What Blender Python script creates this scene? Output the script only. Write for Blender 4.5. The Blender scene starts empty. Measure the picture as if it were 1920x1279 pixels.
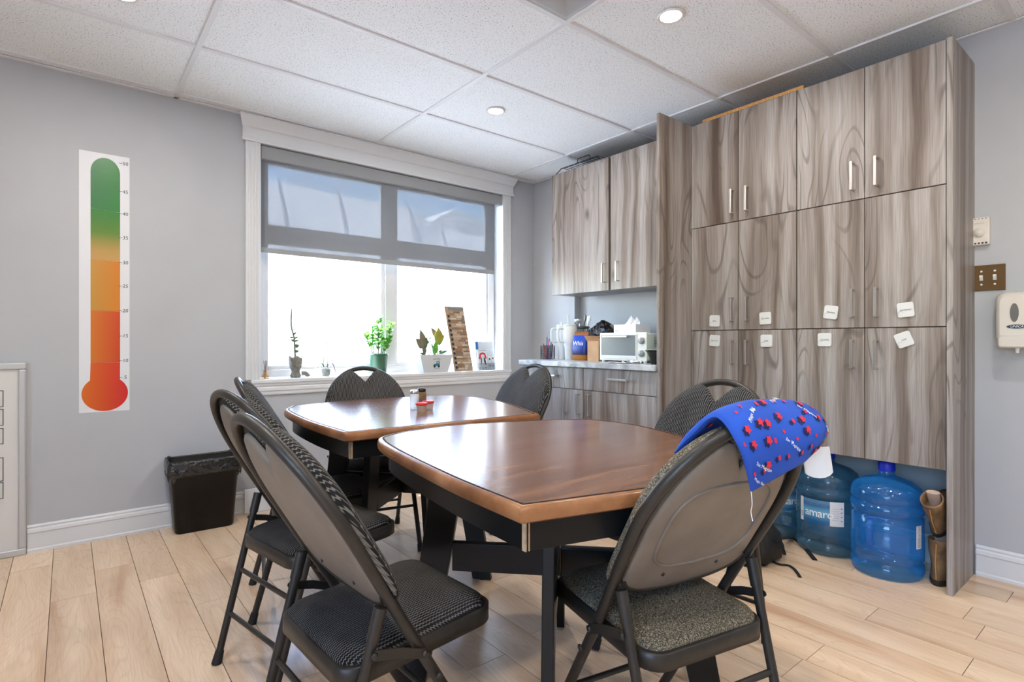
import bpy, math, random
import numpy as np
from mathutils import Vector, Matrix

random.seed(7)
SC = bpy.context.scene
COL = SC.collection
PI = math.pi

# ------------------------------------------------------------------ camera, sky, sun, exposure
cam_d = bpy.data.cameras.new('camera')
cam_d.sensor_width = 36.0
cam_d.lens = 36.0 * 1030.0 / 1920.0
cam_d.clip_start = 0.02
cam_d.clip_end = 300
CAM = bpy.data.objects.new('camera', cam_d)
COL.objects.link(CAM)
CAM.location = (0, 0, 1.055)
CAM.rotation_euler = (PI / 2, 0, math.atan2(0.77764, 0.62871) - PI / 2)
SC.camera = CAM

vs = SC.view_settings
vs.view_transform = 'Standard'
vs.look = 'None'
vs.exposure = 0.26
vs.gamma = 1.0
vs.use_curve_mapping = False

world = bpy.data.worlds.new('world')
SC.world = world
world.use_nodes = True
wn = world.node_tree
for n in list(wn.nodes):
    wn.nodes.remove(n)
w_out = wn.nodes.new('ShaderNodeOutputWorld')
w_bg = wn.nodes.new('ShaderNodeBackground')
w_sky = wn.nodes.new('ShaderNodeTexSky')
w_sky.sky_type = 'NISHITA'
w_sky.sun_disc = False
w_sky.sun_elevation = math.radians(52)
w_sky.sun_rotation = math.radians(300)
w_sky.dust_density = 0.3
w_sky.ozone_density = 3.0
w_tc = wn.nodes.new('ShaderNodeTexCoord')
w_noise = wn.nodes.new('ShaderNodeTexNoise')
w_noise.inputs['Scale'].default_value = 3.5
w_noise.inputs['Detail'].default_value = 5
w_ramp = wn.nodes.new('ShaderNodeValToRGB')
w_ramp.color_ramp.elements[0].position = 0.50
w_ramp.color_ramp.elements[1].position = 0.74
w_mix = wn.nodes.new('ShaderNodeMix')
w_mix.data_type = 'RGBA'
wn.links.new(w_tc.outputs['Generated'], w_noise.inputs['Vector'])
wn.links.new(w_noise.outputs['Fac'], w_ramp.inputs['Fac'])
wn.links.new(w_ramp.outputs['Color'], w_mix.inputs['Factor'])
wn.links.new(w_sky.outputs['Color'], w_mix.inputs['A'])
w_mix.inputs['B'].default_value = (2.3, 2.5, 2.8, 1)
wn.links.new(w_mix.outputs['Result'], w_bg.inputs['Color'])
w_bg.inputs['Strength'].default_value = 2.2
wn.links.new(w_bg.outputs['Background'], w_out.inputs['Surface'])

sun_d = bpy.data.lights.new('sun', 'SUN')
sun_d.energy = 32.0
sun_d.angle = math.radians(0.6)
sun_d.color = (1.0, 0.96, 0.9)
SUN = bpy.data.objects.new('sun', sun_d)
COL.objects.link(SUN)
SUN.rotation_euler = Vector((0.52, -0.30, -0.80)).to_track_quat('-Z', 'Y').to_euler()

portal_d = bpy.data.lights.new('window_portal', 'AREA')
portal_d.shape = 'RECTANGLE'
portal_d.size = 1.95
portal_d.size_y = 1.5
portal_d.cycles.is_portal = True
PORTAL = bpy.data.objects.new('window_portal', portal_d)
COL.objects.link(PORTAL)
PORTAL.location = (1.885, 3.86, 1.55)
PORTAL.rotation_euler = (-PI / 2, 0, 0)

portal2_d = bpy.data.lights.new('added_window_portal', 'AREA')  # guides daylight sampling through the added, unseen side window
portal2_d.shape = 'RECTANGLE'
portal2_d.size = 1.2
portal2_d.size_y = 2.0
portal2_d.cycles.is_portal = True
PORTAL2 = bpy.data.objects.new('added_window_portal', portal2_d)
COL.objects.link(PORTAL2)
PORTAL2.location = (-2.52, -0.6, 1.55)
PORTAL2.rotation_euler = (0, -PI / 2, 0)

LAMP_WATTS = 9.6

# ------------------------------------------------------------------ node helpers
def newmat(name):
    m = bpy.data.materials.new(name)
    m.use_nodes = True
    nt = m.node_tree
    b = nt.nodes['Principled BSDF']
    return m, nt, b

def mat(name, col, rough=0.5, metal=0.0, spec=0.5, coat=0.0, emit=None, estr=0.0, noise=0.0, nscale=30, bump=0.0, bdist=0.002):
    m, nt, b = newmat(name)
    b.inputs['Base Color'].default_value = (*col, 1)
    b.inputs['Roughness'].default_value = rough
    b.inputs['Metallic'].default_value = metal
    b.inputs['Specular IOR Level'].default_value = spec
    b.inputs['Coat Weight'].default_value = coat
    if emit:
        b.inputs['Emission Color'].default_value = (*emit, 1)
        b.inputs['Emission Strength'].default_value = estr
    if noise or bump:
        tc = nt.nodes.new('ShaderNodeTexCoord')
        nz = nt.nodes.new('ShaderNodeTexNoise')
        nz.inputs['Scale'].default_value = nscale
        nz.inputs['Detail'].default_value = 4
        nt.links.new(tc.outputs['Object'], nz.inputs['Vector'])
        if noise:
            r = nt.nodes.new('ShaderNodeValToRGB')
            r.color_ramp.elements[0].position = 0.3
            r.color_ramp.elements[1].position = 0.7
            r.color_ramp.elements[0].color = (*[max(0, c * (1 - noise)) for c in col], 1)
            r.color_ramp.elements[1].color = (*[min(1, c * (1 + noise)) for c in col], 1)
            nt.links.new(nz.outputs['Fac'], r.inputs['Fac'])
            nt.links.new(r.outputs['Color'], b.inputs['Base Color'])
        if bump:
            bp = nt.nodes.new('ShaderNodeBump')
            bp.inputs['Strength'].default_value = bump
            bp.inputs['Distance'].default_value = bdist
            nt.links.new(nz.outputs['Fac'], bp.inputs['Height'])
            nt.links.new(bp.outputs['Normal'], b.inputs['Normal'])
    return m

class NG:
    """tiny node graph helper"""
    def __init__(self, nt):
        self.nt = nt
    def n(self, t, **kw):
        nd = self.nt.nodes.new(t)
        for k, v in kw.items():
            setattr(nd, k, v)
        return nd
    def put(self, sock, v):
        if hasattr(v, 'is_output'):
            self.nt.links.new(v, sock)
        else:
            sock.default_value = v
    def m(self, op, a, b=0.0, c=None):
        nd = self.n('ShaderNodeMath', operation=op)
        self.put(nd.inputs[0], a)
        self.put(nd.inputs[1], b)
        if c is not None:
            self.put(nd.inputs[2], c)
        return nd.outputs[0]
    def xyz(self):
        tc = self.n('ShaderNodeTexCoord')
        s = self.n('ShaderNodeSeparateXYZ')
        self.nt.links.new(tc.outputs['Object'], s.inputs[0])
        return s.outputs[0], s.outputs[1], s.outputs[2]
    def rnd(self):
        return self.n('ShaderNodeObjectInfo').outputs['Random']
    def vec(self, x, y, z=0.0):
        c = self.n('ShaderNodeCombineXYZ')
        self.put(c.inputs[0], x); self.put(c.inputs[1], y); self.put(c.inputs[2], z)
        return c.outputs[0]
    def noise(self, vec, scale=1.0, detail=2.0, rough=0.5, dist=0.0):
        nd = self.n('ShaderNodeTexNoise')
        self.put(nd.inputs['Vector'], vec)
        nd.inputs['Scale'].default_value = scale
        nd.inputs['Detail'].default_value = detail
        nd.inputs['Roughness'].default_value = rough
        nd.inputs['Distortion'].default_value = dist
        return nd.outputs['Fac']
    def ramp(self, fac, stops, interp='LINEAR'):
        nd = self.n('ShaderNodeValToRGB')
        cr = nd.color_ramp
        cr.interpolation = interp
        while len(cr.elements) < len(stops):
            cr.elements.new(0.5)
        for e, (p, c) in zip(cr.elements, stops):
            e.position = p
            e.color = (*c, 1) if len(c) == 3 else c
        self.put(nd.inputs['Fac'], fac)
        return nd.outputs['Color']
    def mix(self, fac, a, b, blend='MIX'):
        nd = self.n('ShaderNodeMix', data_type='RGBA', blend_type=blend)
        self.put(nd.inputs['Factor'], fac)
        for s, v in (('A', a), ('B', b)):
            self.put(nd.inputs[s], v if hasattr(v, 'is_output') else (*v, 1))
        return nd.outputs['Result']
    def bump(self, h, strength=0.2, dist=0.002):
        nd = self.n('ShaderNodeBump')
        nd.inputs['Strength'].default_value = strength
        nd.inputs['Distance'].default_value = dist
        self.put(nd.inputs['Height'], h)
        return nd.outputs['Normal']

# ------------------------------------------------------------------ materials
def m_cabinet():
    m, nt, b = newmat('grey_wood_laminate')
    g = NG(nt)
    x, y, z = g.xyz()
    s = g.m('ADD', g.m('ADD', x, y), g.m('MULTIPLY', g.rnd(), 37.0))
    r2 = g.m('MULTIPLY', g.rnd(), 11.0)
    t = g.m('ADD', z, r2)
    w = g.noise(g.vec(g.m('MULTIPLY', s, 2.2), g.m('MULTIPLY', t, 1.3)), detail=2)
    sw = g.m('ADD', s, g.m('MULTIPLY', w, 0.085))
    band = g.noise(g.vec(g.m('MULTIPLY', sw, 15.0), g.m('MULTIPLY', t, 0.30), 3.0), detail=2.5, rough=0.55)
    c1 = g.ramp(band, [(0.27, (0.098, 0.069, 0.052)), (0.42, (0.215, 0.175, 0.148)), (0.55, (0.325, 0.29, 0.268)), (0.74, (0.41, 0.385, 0.366))])
    # cathedral contour lines
    n2 = g.noise(g.vec(g.m('MULTIPLY', sw, 4.5), g.m('MULTIPLY', t, 0.85), 7.0), detail=1.0, dist=0.4)
    ring = g.m('SINE', g.m('MULTIPLY', n2, 85.0))
    ringm = g.ramp(ring, [(0.70, (0, 0, 0)), (1.0, (1, 1, 1))])
    patch = g.ramp(g.noise(g.vec(g.m('MULTIPLY', s, 5.0), g.m('MULTIPLY', t, 1.6), 1.0), detail=1), [(0.45, (0, 0, 0)), (0.60, (0.9, 0.9, 0.9))])
    rm = g.m('MULTIPLY', ringm, patch)
    c2 = g.mix(g.m('MULTIPLY', rm, 0.65), c1, (0.085, 0.065, 0.052))
    # fine vertical pores
    fine = g.noise(g.vec(g.m('MULTIPLY', s, 210.0), g.m('MULTIPLY', t, 5.0)), detail=2)
    fm = g.ramp(fine, [(0.36, (0.72, 0.72, 0.72)), (0.6, (1.05, 1.05, 1.05))])
    c3 = g.mix(0.75, c2, fm, 'MULTIPLY')
    # knots
    vo = g.n('ShaderNodeTexVoronoi')
    g.put(vo.inputs['Vector'], g.vec(g.m('MULTIPLY', sw, 3.4), g.m('MULTIPLY', t, 1.7), 0.0))
    vo.inputs['Scale'].default_value = 1.0
    kn = g.ramp(vo.outputs['Distance'], [(0.03, (1, 1, 1)), (0.10, (0, 0, 0))])
    c4 = g.mix(g.m('MULTIPLY', kn, 0.7), c3, (0.06, 0.045, 0.036))
    nt.links.new(c4, b.inputs['Base Color'])
    b.inputs['Roughness'].default_value = 0.42
    nt.links.new(g.bump(fine, 0.08, 0.001), b.inputs['Normal'])
    return m

def m_floor():
    m, nt, b = newmat('maple_laminate')
    g = NG(nt)
    x, y, z = g.xyz()
    r = g.rnd()
    s = g.m('ADD', x, g.m('MULTIPLY', r, 23.0))
    t = g.m('ADD', y, g.m('MULTIPLY', r, 9.0))
    w = g.noise(g.vec(g.m('MULTIPLY', s, 5.0), g.m('MULTIPLY', t, 1.4)), detail=2)
    sw = g.m('ADD', s, g.m('MULTIPLY', w, 0.10))
    tone = g.noise(g.vec(g.m('MULTIPLY', sw, 9.0), g.m('MULTIPLY', t, 0.8)), detail=3)
    c1 = g.ramp(tone, [(0.26, (0.56, 0.35, 0.22)), (0.40, (0.70, 0.50, 0.335)), (0.62, (0.80, 0.61, 0.43))])
    n2 = g.noise(g.vec(g.m('MULTIPLY', sw, 6.0), g.m('MULTIPLY', t, 1.0), 5.0), detail=1)
    ring = g.ramp(g.m('SINE', g.m('MULTIPLY', n2, 150.0)), [(0.55, (0, 0, 0)), (1.0, (1, 1, 1))])
    c2 = g.mix(g.m('MULTIPLY', ring, 0.22), c1, (0.54, 0.37, 0.24))
    fine = g.noise(g.vec(g.m('MULTIPLY', s, 260.0), g.m('MULTIPLY', t, 8.0)), detail=2)
    c3 = g.mix(0.5, c2, g.ramp(fine, [(0.35, (0.86, 0.84, 0.82)), (0.6, (1.03, 1.03, 1.03))]), 'MULTIPLY')
    tint = g.m('ADD', 0.90, g.m('MULTIPLY', r, 0.16))
    c4 = g.mix(1.0, c3, g.vec(tint, tint, tint), 'MULTIPLY')
    nt.links.new(c4, b.inputs['Base Color'])
    b.inputs['Roughness'].default_value = 0.22
    nt.links.new(g.bump(ring, 0.06, 0.001), b.inputs['Normal'])
    return m

def m_tile():
    m, nt, b = newmat('speckled_ceiling_tile')
    g = NG(nt)
    tc = g.n('ShaderNodeTexCoord')
    n1 = g.noise(tc.outputs['Object'], 150.0, 2.5, 0.7)
    spots = g.ramp(n1, [(0.60, (0.87, 0.90, 0.92)), (0.635, (0.34, 0.35, 0.36)), (0.72, (0.10, 0.10, 0.11))])
    n2 = g.noise(tc.outputs['Object'], 1.3, 2.0)
    c = g.mix(1.0, spots, g.ramp(n2, [(0.3, (0.96, 0.97, 0.97)), (0.7, (1, 1, 1))]), 'MULTIPLY')
    nt.links.new(c, b.inputs['Base Color'])
    b.inputs['Roughness'].default_value = 0.9
    return m

def m_fabric():
    m, nt, b = newmat('zigzag_black_fabric')
    g = NG(nt)
    x, y, z = g.xyz()
    zig = g.m('PINGPONG', g.m('ADD', g.m('MULTIPLY', x, 1.0), z), 0.0045)
    ph = g.m('ADD', y, g.m('MULTIPLY', zig, 0.55))
    ln = g.m('SINE', g.m('MULTIPLY', ph, 2 * PI / 0.0072))
    lm = g.ramp(ln, [(0.42, (0, 0, 0)), (0.8, (1, 1, 1))])
    nz = g.noise(g.vec(g.m('MULTIPLY', x, 1.0), y, z), 14.0, 3.0)
    dark = g.ramp(nz, [(0.35, (0.008, 0.008, 0.009)), (0.65, (0.022, 0.022, 0.024))])
    c = g.mix(g.m('MULTIPLY', lm, 0.8), dark, (0.19, 0.178, 0.165))
    nt.links.new(c, b.inputs['Base Color'])
    b.inputs['Roughness'].default_value = 0.95
    b.inputs['Sheen Weight'].default_value = 0.0
    b.inputs['Specular IOR Level'].default_value = 0.2
    nt.links.new(g.bump(ln, 0.25, 0.001), b.inputs['Normal'])
    return m

def m_tweed():
    m, nt, b = newmat('olive_tweed_fabric')
    g = NG(nt)
    tc = g.n('ShaderNodeTexCoord')
    v = tc.outputs['Object']
    n1 = g.noise(v, 330.0, 2.0)
    c1 = g.ramp(n1, [(0.35, (0.03, 0.028, 0.022)), (0.5, (0.125, 0.105, 0.07)), (0.68, (0.36, 0.31, 0.215))])
    n2 = g.noise(v, 60.0, 2.0, 0.5, 2.5)
    sq = g.ramp(n2, [(0.46, (0, 0, 0)), (0.5, (1, 1, 1)), (0.54, (0, 0, 0))])
    c2 = g.mix(g.m('MULTIPLY', sq, 0.55), c1, (0.012, 0.012, 0.010))
    nt.links.new(c2, b.inputs['Base Color'])
    b.inputs['Roughness'].default_value = 0.95
    nt.links.new(g.bump(n1, 0.3, 0.001), b.inputs['Normal'])
    return m

def m_wood(name, c0, c1, c2, rough, coat=0.0, sx=18.0, sy=1.2, swap=False):
    m, nt, b = newmat(name)
    g = NG(nt)
    x, y, z = g.xyz()
    if swap:
        x, y = y, x
    w = g.noise(g.vec(g.m('MULTIPLY', x, 2.0), g.m('MULTIPLY', y, 2.0), z), detail=2)
    s = g.m('ADD', y, g.m('MULTIPLY', w, 0.08))
    band = g.noise(g.vec(g.m('MULTIPLY', x, sy), g.m('MULTIPLY', s, sx), g.m('MULTIPLY', z, 8.0)), detail=4, rough=0.6)
    c = g.ramp(band, [(0.3, c0), (0.5, c1), (0.72, c2)])
    nt.links.new(c, b.inputs['Base Color'])
    b.inputs['Roughness'].default_value = rough
    b.inputs['Coat Weight'].default_value = coat
    b.inputs['Specular IOR Level'].default_value = 0.22
    b.inputs['Coat Roughness'].default_value = 0.08
    return m

def m_marble():
    m, nt, b = newmat('grey_marble_laminate')
    g = NG(nt)
    tc = g.n('ShaderNodeTexCoord')
    n1 = g.noise(tc.outputs['Object'], 7.0, 6.0, 0.6, 1.2)
    c = g.ramp(n1, [(0.32, (0.20, 0.21, 0.22)), (0.5, (0.42, 0.43, 0.44)), (0.65, (0.60, 0.61, 0.62))])
    nt.links.new(c, b.inputs['Base Color'])
    b.inputs['Roughness'].default_value = 0.3
    return m

def m_mixtrans(name, tcol, dcol, fac, rough=0.3, translucent=0.0):
    m, nt, b = newmat(name)
    out = nt.nodes['Material Output']
    b.inputs['Base Color'].default_value = (*dcol, 1)
    b.inputs['Roughness'].default_value = rough
    tr = nt.nodes.new('ShaderNodeBsdfTransparent')
    tr.inputs[0].default_value = (*tcol, 1)
    mx = nt.nodes.new('ShaderNodeMixShader')
    mx.inputs[0].default_value = fac
    nt.links.new(tr.outputs[0], mx.inputs[1])
    src = b.outputs[0]
    if translucent:
        tl = nt.nodes.new('ShaderNodeBsdfTranslucent')
        tl.inputs[0].default_value = (*dcol, 1)
        m2 = nt.nodes.new('ShaderNodeMixShader')
        m2.inputs[0].default_value = translucent
        nt.links.new(src, m2.inputs[1])
        nt.links.new(tl.outputs[0], m2.inputs[2])
        src = m2.outputs[0]
    nt.links.new(src, mx.inputs[2])
    nt.links.new(mx.outputs[0], out.inputs['Surface'])
    return m

def m_glass(name, tint=(0.97, 0.985, 0.99)):
    m, nt, b = newmat(name)
    out = nt.nodes['Material Output']
    tr = nt.nodes.new('ShaderNodeBsdfTransparent')
    tr.inputs[0].default_value = (*tint, 1)
    gl = nt.nodes.new('ShaderNodeBsdfGlossy')
    gl.inputs['Roughness'].default_value = 0.02
    g = NG(nt)
    lw = nt.nodes.new('ShaderNodeLayerWeight')
    lw.inputs['Blend'].default_value = 0.5
    fr = g.m('ADD', g.m('MULTIPLY', g.m('POWER', lw.outputs['Facing'], 5.0), 0.5), 0.03)
    mx = nt.nodes.new('ShaderNodeMixShader')
    nt.links.new(fr, mx.inputs[0])
    nt.links.new(tr.outputs[0], mx.inputs[1])
    nt.links.new(gl.outputs[0], mx.inputs[2])
    nt.links.new(mx.outputs[0], out.inputs['Surface'])
    return m

def m_gradient(name, stops, axis, lo, hi, rough=0.35):
    m, nt, b = newmat(name)
    g = NG(nt)
    v = g.xyz()[axis]
    f = g.m('DIVIDE', g.m('SUBTRACT', v, lo), hi - lo)
    nt.links.new(g.ramp(f, [(p_, tuple(.74 * q_ for q_ in c_)) for p_, c_ in stops]), b.inputs['Base Color'])
    b.inputs['Roughness'].default_value = rough
    return m

def srgb(r, g, b):
    f = lambda c: (c / 255 / 12.92) if c / 255 <= 0.04045 else ((c / 255 + 0.055) / 1.055) ** 2.4
    return (f(r), f(g), f(b))

M = {}
M['wall'] = mat('wall_paint', (0.445, 0.455, 0.475), 0.75, noise=0.03, nscale=3)
M['trim'] = mat('white_trim_paint', (0.68, 0.69, 0.70), 0.45)
M['tile'] = m_tile()
M['grid'] = mat('white_ceiling_grid', (0.74, 0.76, 0.78), 0.5)
M['plank'] = m_floor()
M['subfloor'] = mat('dark_underlay', (0.16, 0.11, 0.075), 0.9)
M['cab'] = m_cabinet()
M['cabdark'] = mat('cabinet_carcass', (0.06, 0.045, 0.035), 0.8)
M['nickel'] = mat('brushed_nickel', (0.62, 0.60, 0.56), 0.32, 1.0)
M['marble'] = m_marble()
M['chairmetal'] = mat('bronze_black_enamel', (0.028, 0.024, 0.020), 0.38, 0.0, 0.4, noise=0.15, nscale=40)
M['shell'] = mat('taupe_plastic_shell', (0.185, 0.155, 0.128), 0.50, noise=0.12, nscale=12, bump=0.05)
M['rubber'] = mat('black_rubber', (0.012, 0.012, 0.012), 0.7)
M['fabric'] = m_fabric()
M['tweed'] = m_tweed()
M['veneer'] = m_wood('dark_walnut_veneer', (0.095, 0.043, 0.025), (0.155, 0.073, 0.042), (0.225, 0.112, 0.064), 0.21, 0.06, 22.0, 1.0)
M['rim'] = m_wood('orange_oak_edge', (0.13, 0.050, 0.020), (0.24, 0.10, 0.040), (0.36, 0.17, 0.075), 0.32, 0.1, 7, 7)
M['inlay'] = mat('black_inlay', (0.008, 0.005, 0.004), 0.7, spec=0.1)
M['blackwood'] = mat('black_painted_wood', (0.006, 0.007, 0.008), 0.36, spec=0.3, noise=0.2, nscale=9)
M['rawwood'] = mat('raw_pine_edge', (0.48, 0.35, 0.22), 0.7, noise=0.2, nscale=60)
M['white'] = mat('white_plastic', (0.75, 0.75, 0.74), 0.35)
M['whitepaint'] = mat('white_enamel', (0.62, 0.62, 0.61), 0.4)
M['paper'] = mat('white_paper', (0.70, 0.71, 0.74), 0.5)
M['black'] = mat('black_plastic', (0.010, 0.010, 0.010), 0.30)
M['bin'] = mat('worn_black_bin', (0.006, 0.005, 0.004), 0.35, spec=0.25, noise=0.7, nscale=7)
M['binbag'] = mat('black_bin_liner', (0.006, 0.006, 0.007), 0.12, spec=0.8, bump=1.0, nscale=24, bdist=0.02)
M['ink'] = mat('black_ink', (0.02, 0.02, 0.03), 0.6)
M['greyink'] = mat('grey_ink', (0.28, 0.28, 0.30), 0.6)
M['glass'] = m_glass('window_glass')
M['clear'] = m_mixtrans('clear_plastic', (0.90, 0.93, 0.94), (0.35, 0.37, 0.39), 0.25, 0.1)
M['shade'] = m_mixtrans('grey_solar_screen', (1, 1, 1), (0.22, 0.23, 0.245), 0.80, 0.9, 0.03)
M['cassette'] = mat('grey_shade_fabric', (0.30, 0.31, 0.32), 0.8)
M['alum'] = mat('silver_frame', (0.55, 0.56, 0.57), 0.35, 0.5)
M['lens'] = mat('lit_lens', (1, 1, 1), 0.5, emit=(1.0, 0.93, 0.84), estr=16.0)
M['tent'] = mat('white_tent_fabric', (0.84, 0.85, 0.86), 0.8)
M['seam'] = mat('tent_seam', (0.50, 0.52, 0.56), 0.8)
M['ground'] = mat('pale_gravel', (0.80, 0.80, 0.80), 0.9, noise=0.15, nscale=4)

# ------------------------------------------------------------------ mesh builder
class MB:
    def __init__(self):
        self.v = []
        self.f = []
        self.mi = []
        self.sm = []
    def add(self, vs, fs, mi=0, smooth=False):
        o = len(self.v)
        self.v += [tuple(map(float, p)) for p in vs]
        for f in fs:
            self.f.append(tuple(i + o for i in f))
            self.mi.append(mi)
            self.sm.append(smooth)
        return self
    def box(self, x0, x1, y0, y1, z0, z1, mi=0):
        vs = [(x0, y0, z0), (x1, y0, z0), (x1, y1, z0), (x0, y1, z0), (x0, y0, z1), (x1, y0, z1), (x1, y1, z1), (x0, y1, z1)]
        return self.add(vs, [(0, 3, 2, 1), (4, 5, 6, 7), (0, 1, 5, 4), (1, 2, 6, 5), (2, 3, 7, 6), (3, 0, 4, 7)], mi)
    def hexa(self, bot, top, mi=0):
        vs = list(bot) + list(top)
        return self.add(vs, [(0, 3, 2, 1), (4, 5, 6, 7), (0, 1, 5, 4), (1, 2, 6, 5), (2, 3, 7, 6), (3, 0, 4, 7)], mi)
    def tube(self, path, r, n=10, closed=False, mi=0, caps=True, flat=None):
        P = [Vector(p) for p in path]
        k = len(P)
        rr = r if isinstance(r, (list, tuple)) else [r] * k
        vs, fs = [], []
        T = []
        for i in range(k):
            if closed:
                t = P[(i + 1) % k] - P[i - 1]
            else:
                t = P[min(i + 1, k - 1)] - P[max(i - 1, 0)]
            T.append(t.normalized())
        up = Vector((0, 0, 1)) if abs(T[0].z) < 0.9 else Vector((1, 0, 0))
        a = T[0].cross(up).normalized()
        for i in range(k):
            a = (a - T[i] * a.dot(T[i])).normalized()
            b = T[i].cross(a)
            for j in range(n):
                an = 2 * PI * j / n
                fb = flat if flat else 1.0
                vs.append(P[i] + a * (rr[i] * math.cos(an)) + b * (rr[i] * fb * math.sin(an)))
        m = k if closed else k - 1
        for i in range(m):
            for j in range(n):
                i2 = (i + 1) % k
                fs.append((i * n + j, i * n + (j + 1) % n, i2 * n + (j + 1) % n, i2 * n + j))
        self.add(vs, fs, mi, True)
        if caps and not closed:
            self.add(vs[:n], [tuple(range(n - 1, -1, -1))], mi)
            self.add(vs[-n:], [tuple(range(n))], mi)
        return self
    def ribbon(self, path, w, t, side, mi=0):
        """flat strap along path; side = width direction"""
        P = [Vector(p) for p in path]
        vs, fs = [], []
        for i, p in enumerate(P):
            tn = (P[min(i + 1, len(P) - 1)] - P[max(i - 1, 0)]).normalized()
            s = Vector(side).normalized() if side else Vector((-tn.y, tn.x, 0)).normalized()
            nn = tn.cross(s)
            nn = nn.normalized() if nn.length > 1e-6 else Vector((0, 0, 1))
            for a, b in ((-1, -1), (1, -1), (1, 1), (-1, 1)):
                vs.append(p + s * (a * w / 2) + nn * (b * t / 2))
        k = len(P)
        for i in range(k - 1):
            for j in range(4):
                fs.append((i * 4 + j, i * 4 + (j + 1) % 4, (i + 1) * 4 + (j + 1) % 4, (i + 1) * 4 + j))
        fs += [(3, 2, 1, 0), tuple((k - 1) * 4 + q for q in range(4))]
        return self.add(vs, fs, mi, False)
    def lathe(self, prof, n=24, c=(0, 0, 0), mi=0, axis='z', smooth=True):
        vs, fs = [], []
        for (r, h) in prof:
            for j in range(n):
                a = 2 * PI * j / n
                if axis == 'z':
                    vs.append((c[0] + r * math.cos(a), c[1] + r * math.sin(a), c[2] + h))
                elif axis == 'x':
                    vs.append((c[0] + h, c[1] + r * math.cos(a), c[2] + r * math.sin(a)))
                else:
                    vs.append((c[0] + r * math.cos(a), c[1] + h, c[2] + r * math.sin(a)))
        for i in range(len(prof) - 1):
            for j in range(n):
                fs.append((i * n + j, i * n + (j + 1) % n, (i + 1) * n + (j + 1) % n, (i + 1) * n + j))
        self.add(vs, fs, mi, smooth)
        if prof[0][0] > 1e-5:
            self.add(vs[:n], [tuple(range(n - 1, -1, -1))], mi)
        if prof[-1][0] > 1e-5:
            self.add(vs[-n:], [tuple(range(n))], mi)
        return self
    def prism(self, poly, z0, z1, mi=0, smooth=False):
        n = len(poly)
        self.add([(p[0], p[1], z0) for p in poly] + [(p[0], p[1], z1) for p in poly],
                 [(i, (i + 1) % n, n + (i + 1) % n, n + i) for i in range(n)], mi, smooth)
        self.add([(p[0], p[1], z1) for p in poly], [tuple(range(n))], mi)
        self.add([(p[0], p[1], z0) for p in poly], [tuple(range(n - 1, -1, -1))], mi)
        return self
    def loft(self, rings, mi=0, smooth=True, cap0=True, cap1=True):
        n = len(rings[0])
        vs = [p for r in rings for p in r]
        fs = []
        for i in range(len(rings) - 1):
            for j in range(n):
                fs.append((i * n + j, i * n + (j + 1) % n, (i + 1) * n + (j + 1) % n, (i + 1) * n + j))
        self.add(vs, fs, mi, smooth)
        if cap0:
            self.add(rings[0], [tuple(range(n - 1, -1, -1))], mi)
        if cap1:
            self.add(rings[-1], [tuple(range(n))], mi)
        return self
    def grid(self, P, mi=0, smooth=True, flip=False):
        nu, nv = len(P), len(P[0])
        vs = [q for r in P for q in r]
        fs = []
        for i in range(nu - 1):
            for j in range(nv - 1):
                q = (i * nv + j, (i + 1) * nv + j, (i + 1) * nv + j + 1, i * nv + j + 1)
                fs.append(q[::-1] if flip else q)
        return self.add(vs, fs, mi, smooth)
    def map2d(self, v2, f2, fn, mi=0):
        return self.add([fn(p[0], p[1]) for p in v2], f2, mi)
    def build(self, name, mats, parent=None, world=False, bevel=0.0, seg=2, wn=False):
        vs = self.v
        if world and parent is not None:
            o = parent
            off = Vector((0, 0, 0))
            while o is not None:
                off += o.location
                o = o.parent
            vs = [(p[0] - off.x, p[1] - off.y, p[2] - off.z) for p in vs]
        me = bpy.data.meshes.new(name)
        me.from_pydata(vs, [], self.f)
        if not isinstance(mats, (list, tuple)):
            mats = [mats]
        for m in mats:
            me.materials.append(M[m] if isinstance(m, str) else m)
        me.polygons.foreach_set('material_index', self.mi)
        me.polygons.foreach_set('use_smooth', self.sm)
        me.validate()
        me.update()
        ob = bpy.data.objects.new(name, me)
        COL.objects.link(ob)
        if parent is not None:
            ob.parent = parent
        if bevel:
            bm = ob.modifiers.new('bevel', 'BEVEL')
            bm.width = bevel
            bm.segments = seg
            bm.limit_method = 'ANGLE'
            bm.angle_limit = math.radians(40)
        return ob

def tag(o, label=None, cat=None, group=None, kind=None):
    if label: o['label'] = label
    if cat: o['category'] = cat
    if group: o['group'] = group
    if kind: o['kind'] = kind
    return o

def empty(name, loc=(0, 0, 0), rz=0.0, label=None, cat=None, group=None, kind=None):
    o = bpy.data.objects.new(name, None)
    o.empty_display_size = 0.05
    COL.objects.link(o)
    o.location = loc
    o.rotation_euler = (0, 0, rz)
    return tag(o, label, cat, group, kind)

def copy_tree(o, parent=None):
    c = o.copy()
    COL.objects.link(c)
    c.parent = parent
    for ch in list(o.children):
        copy_tree(ch, c)
    return c

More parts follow.
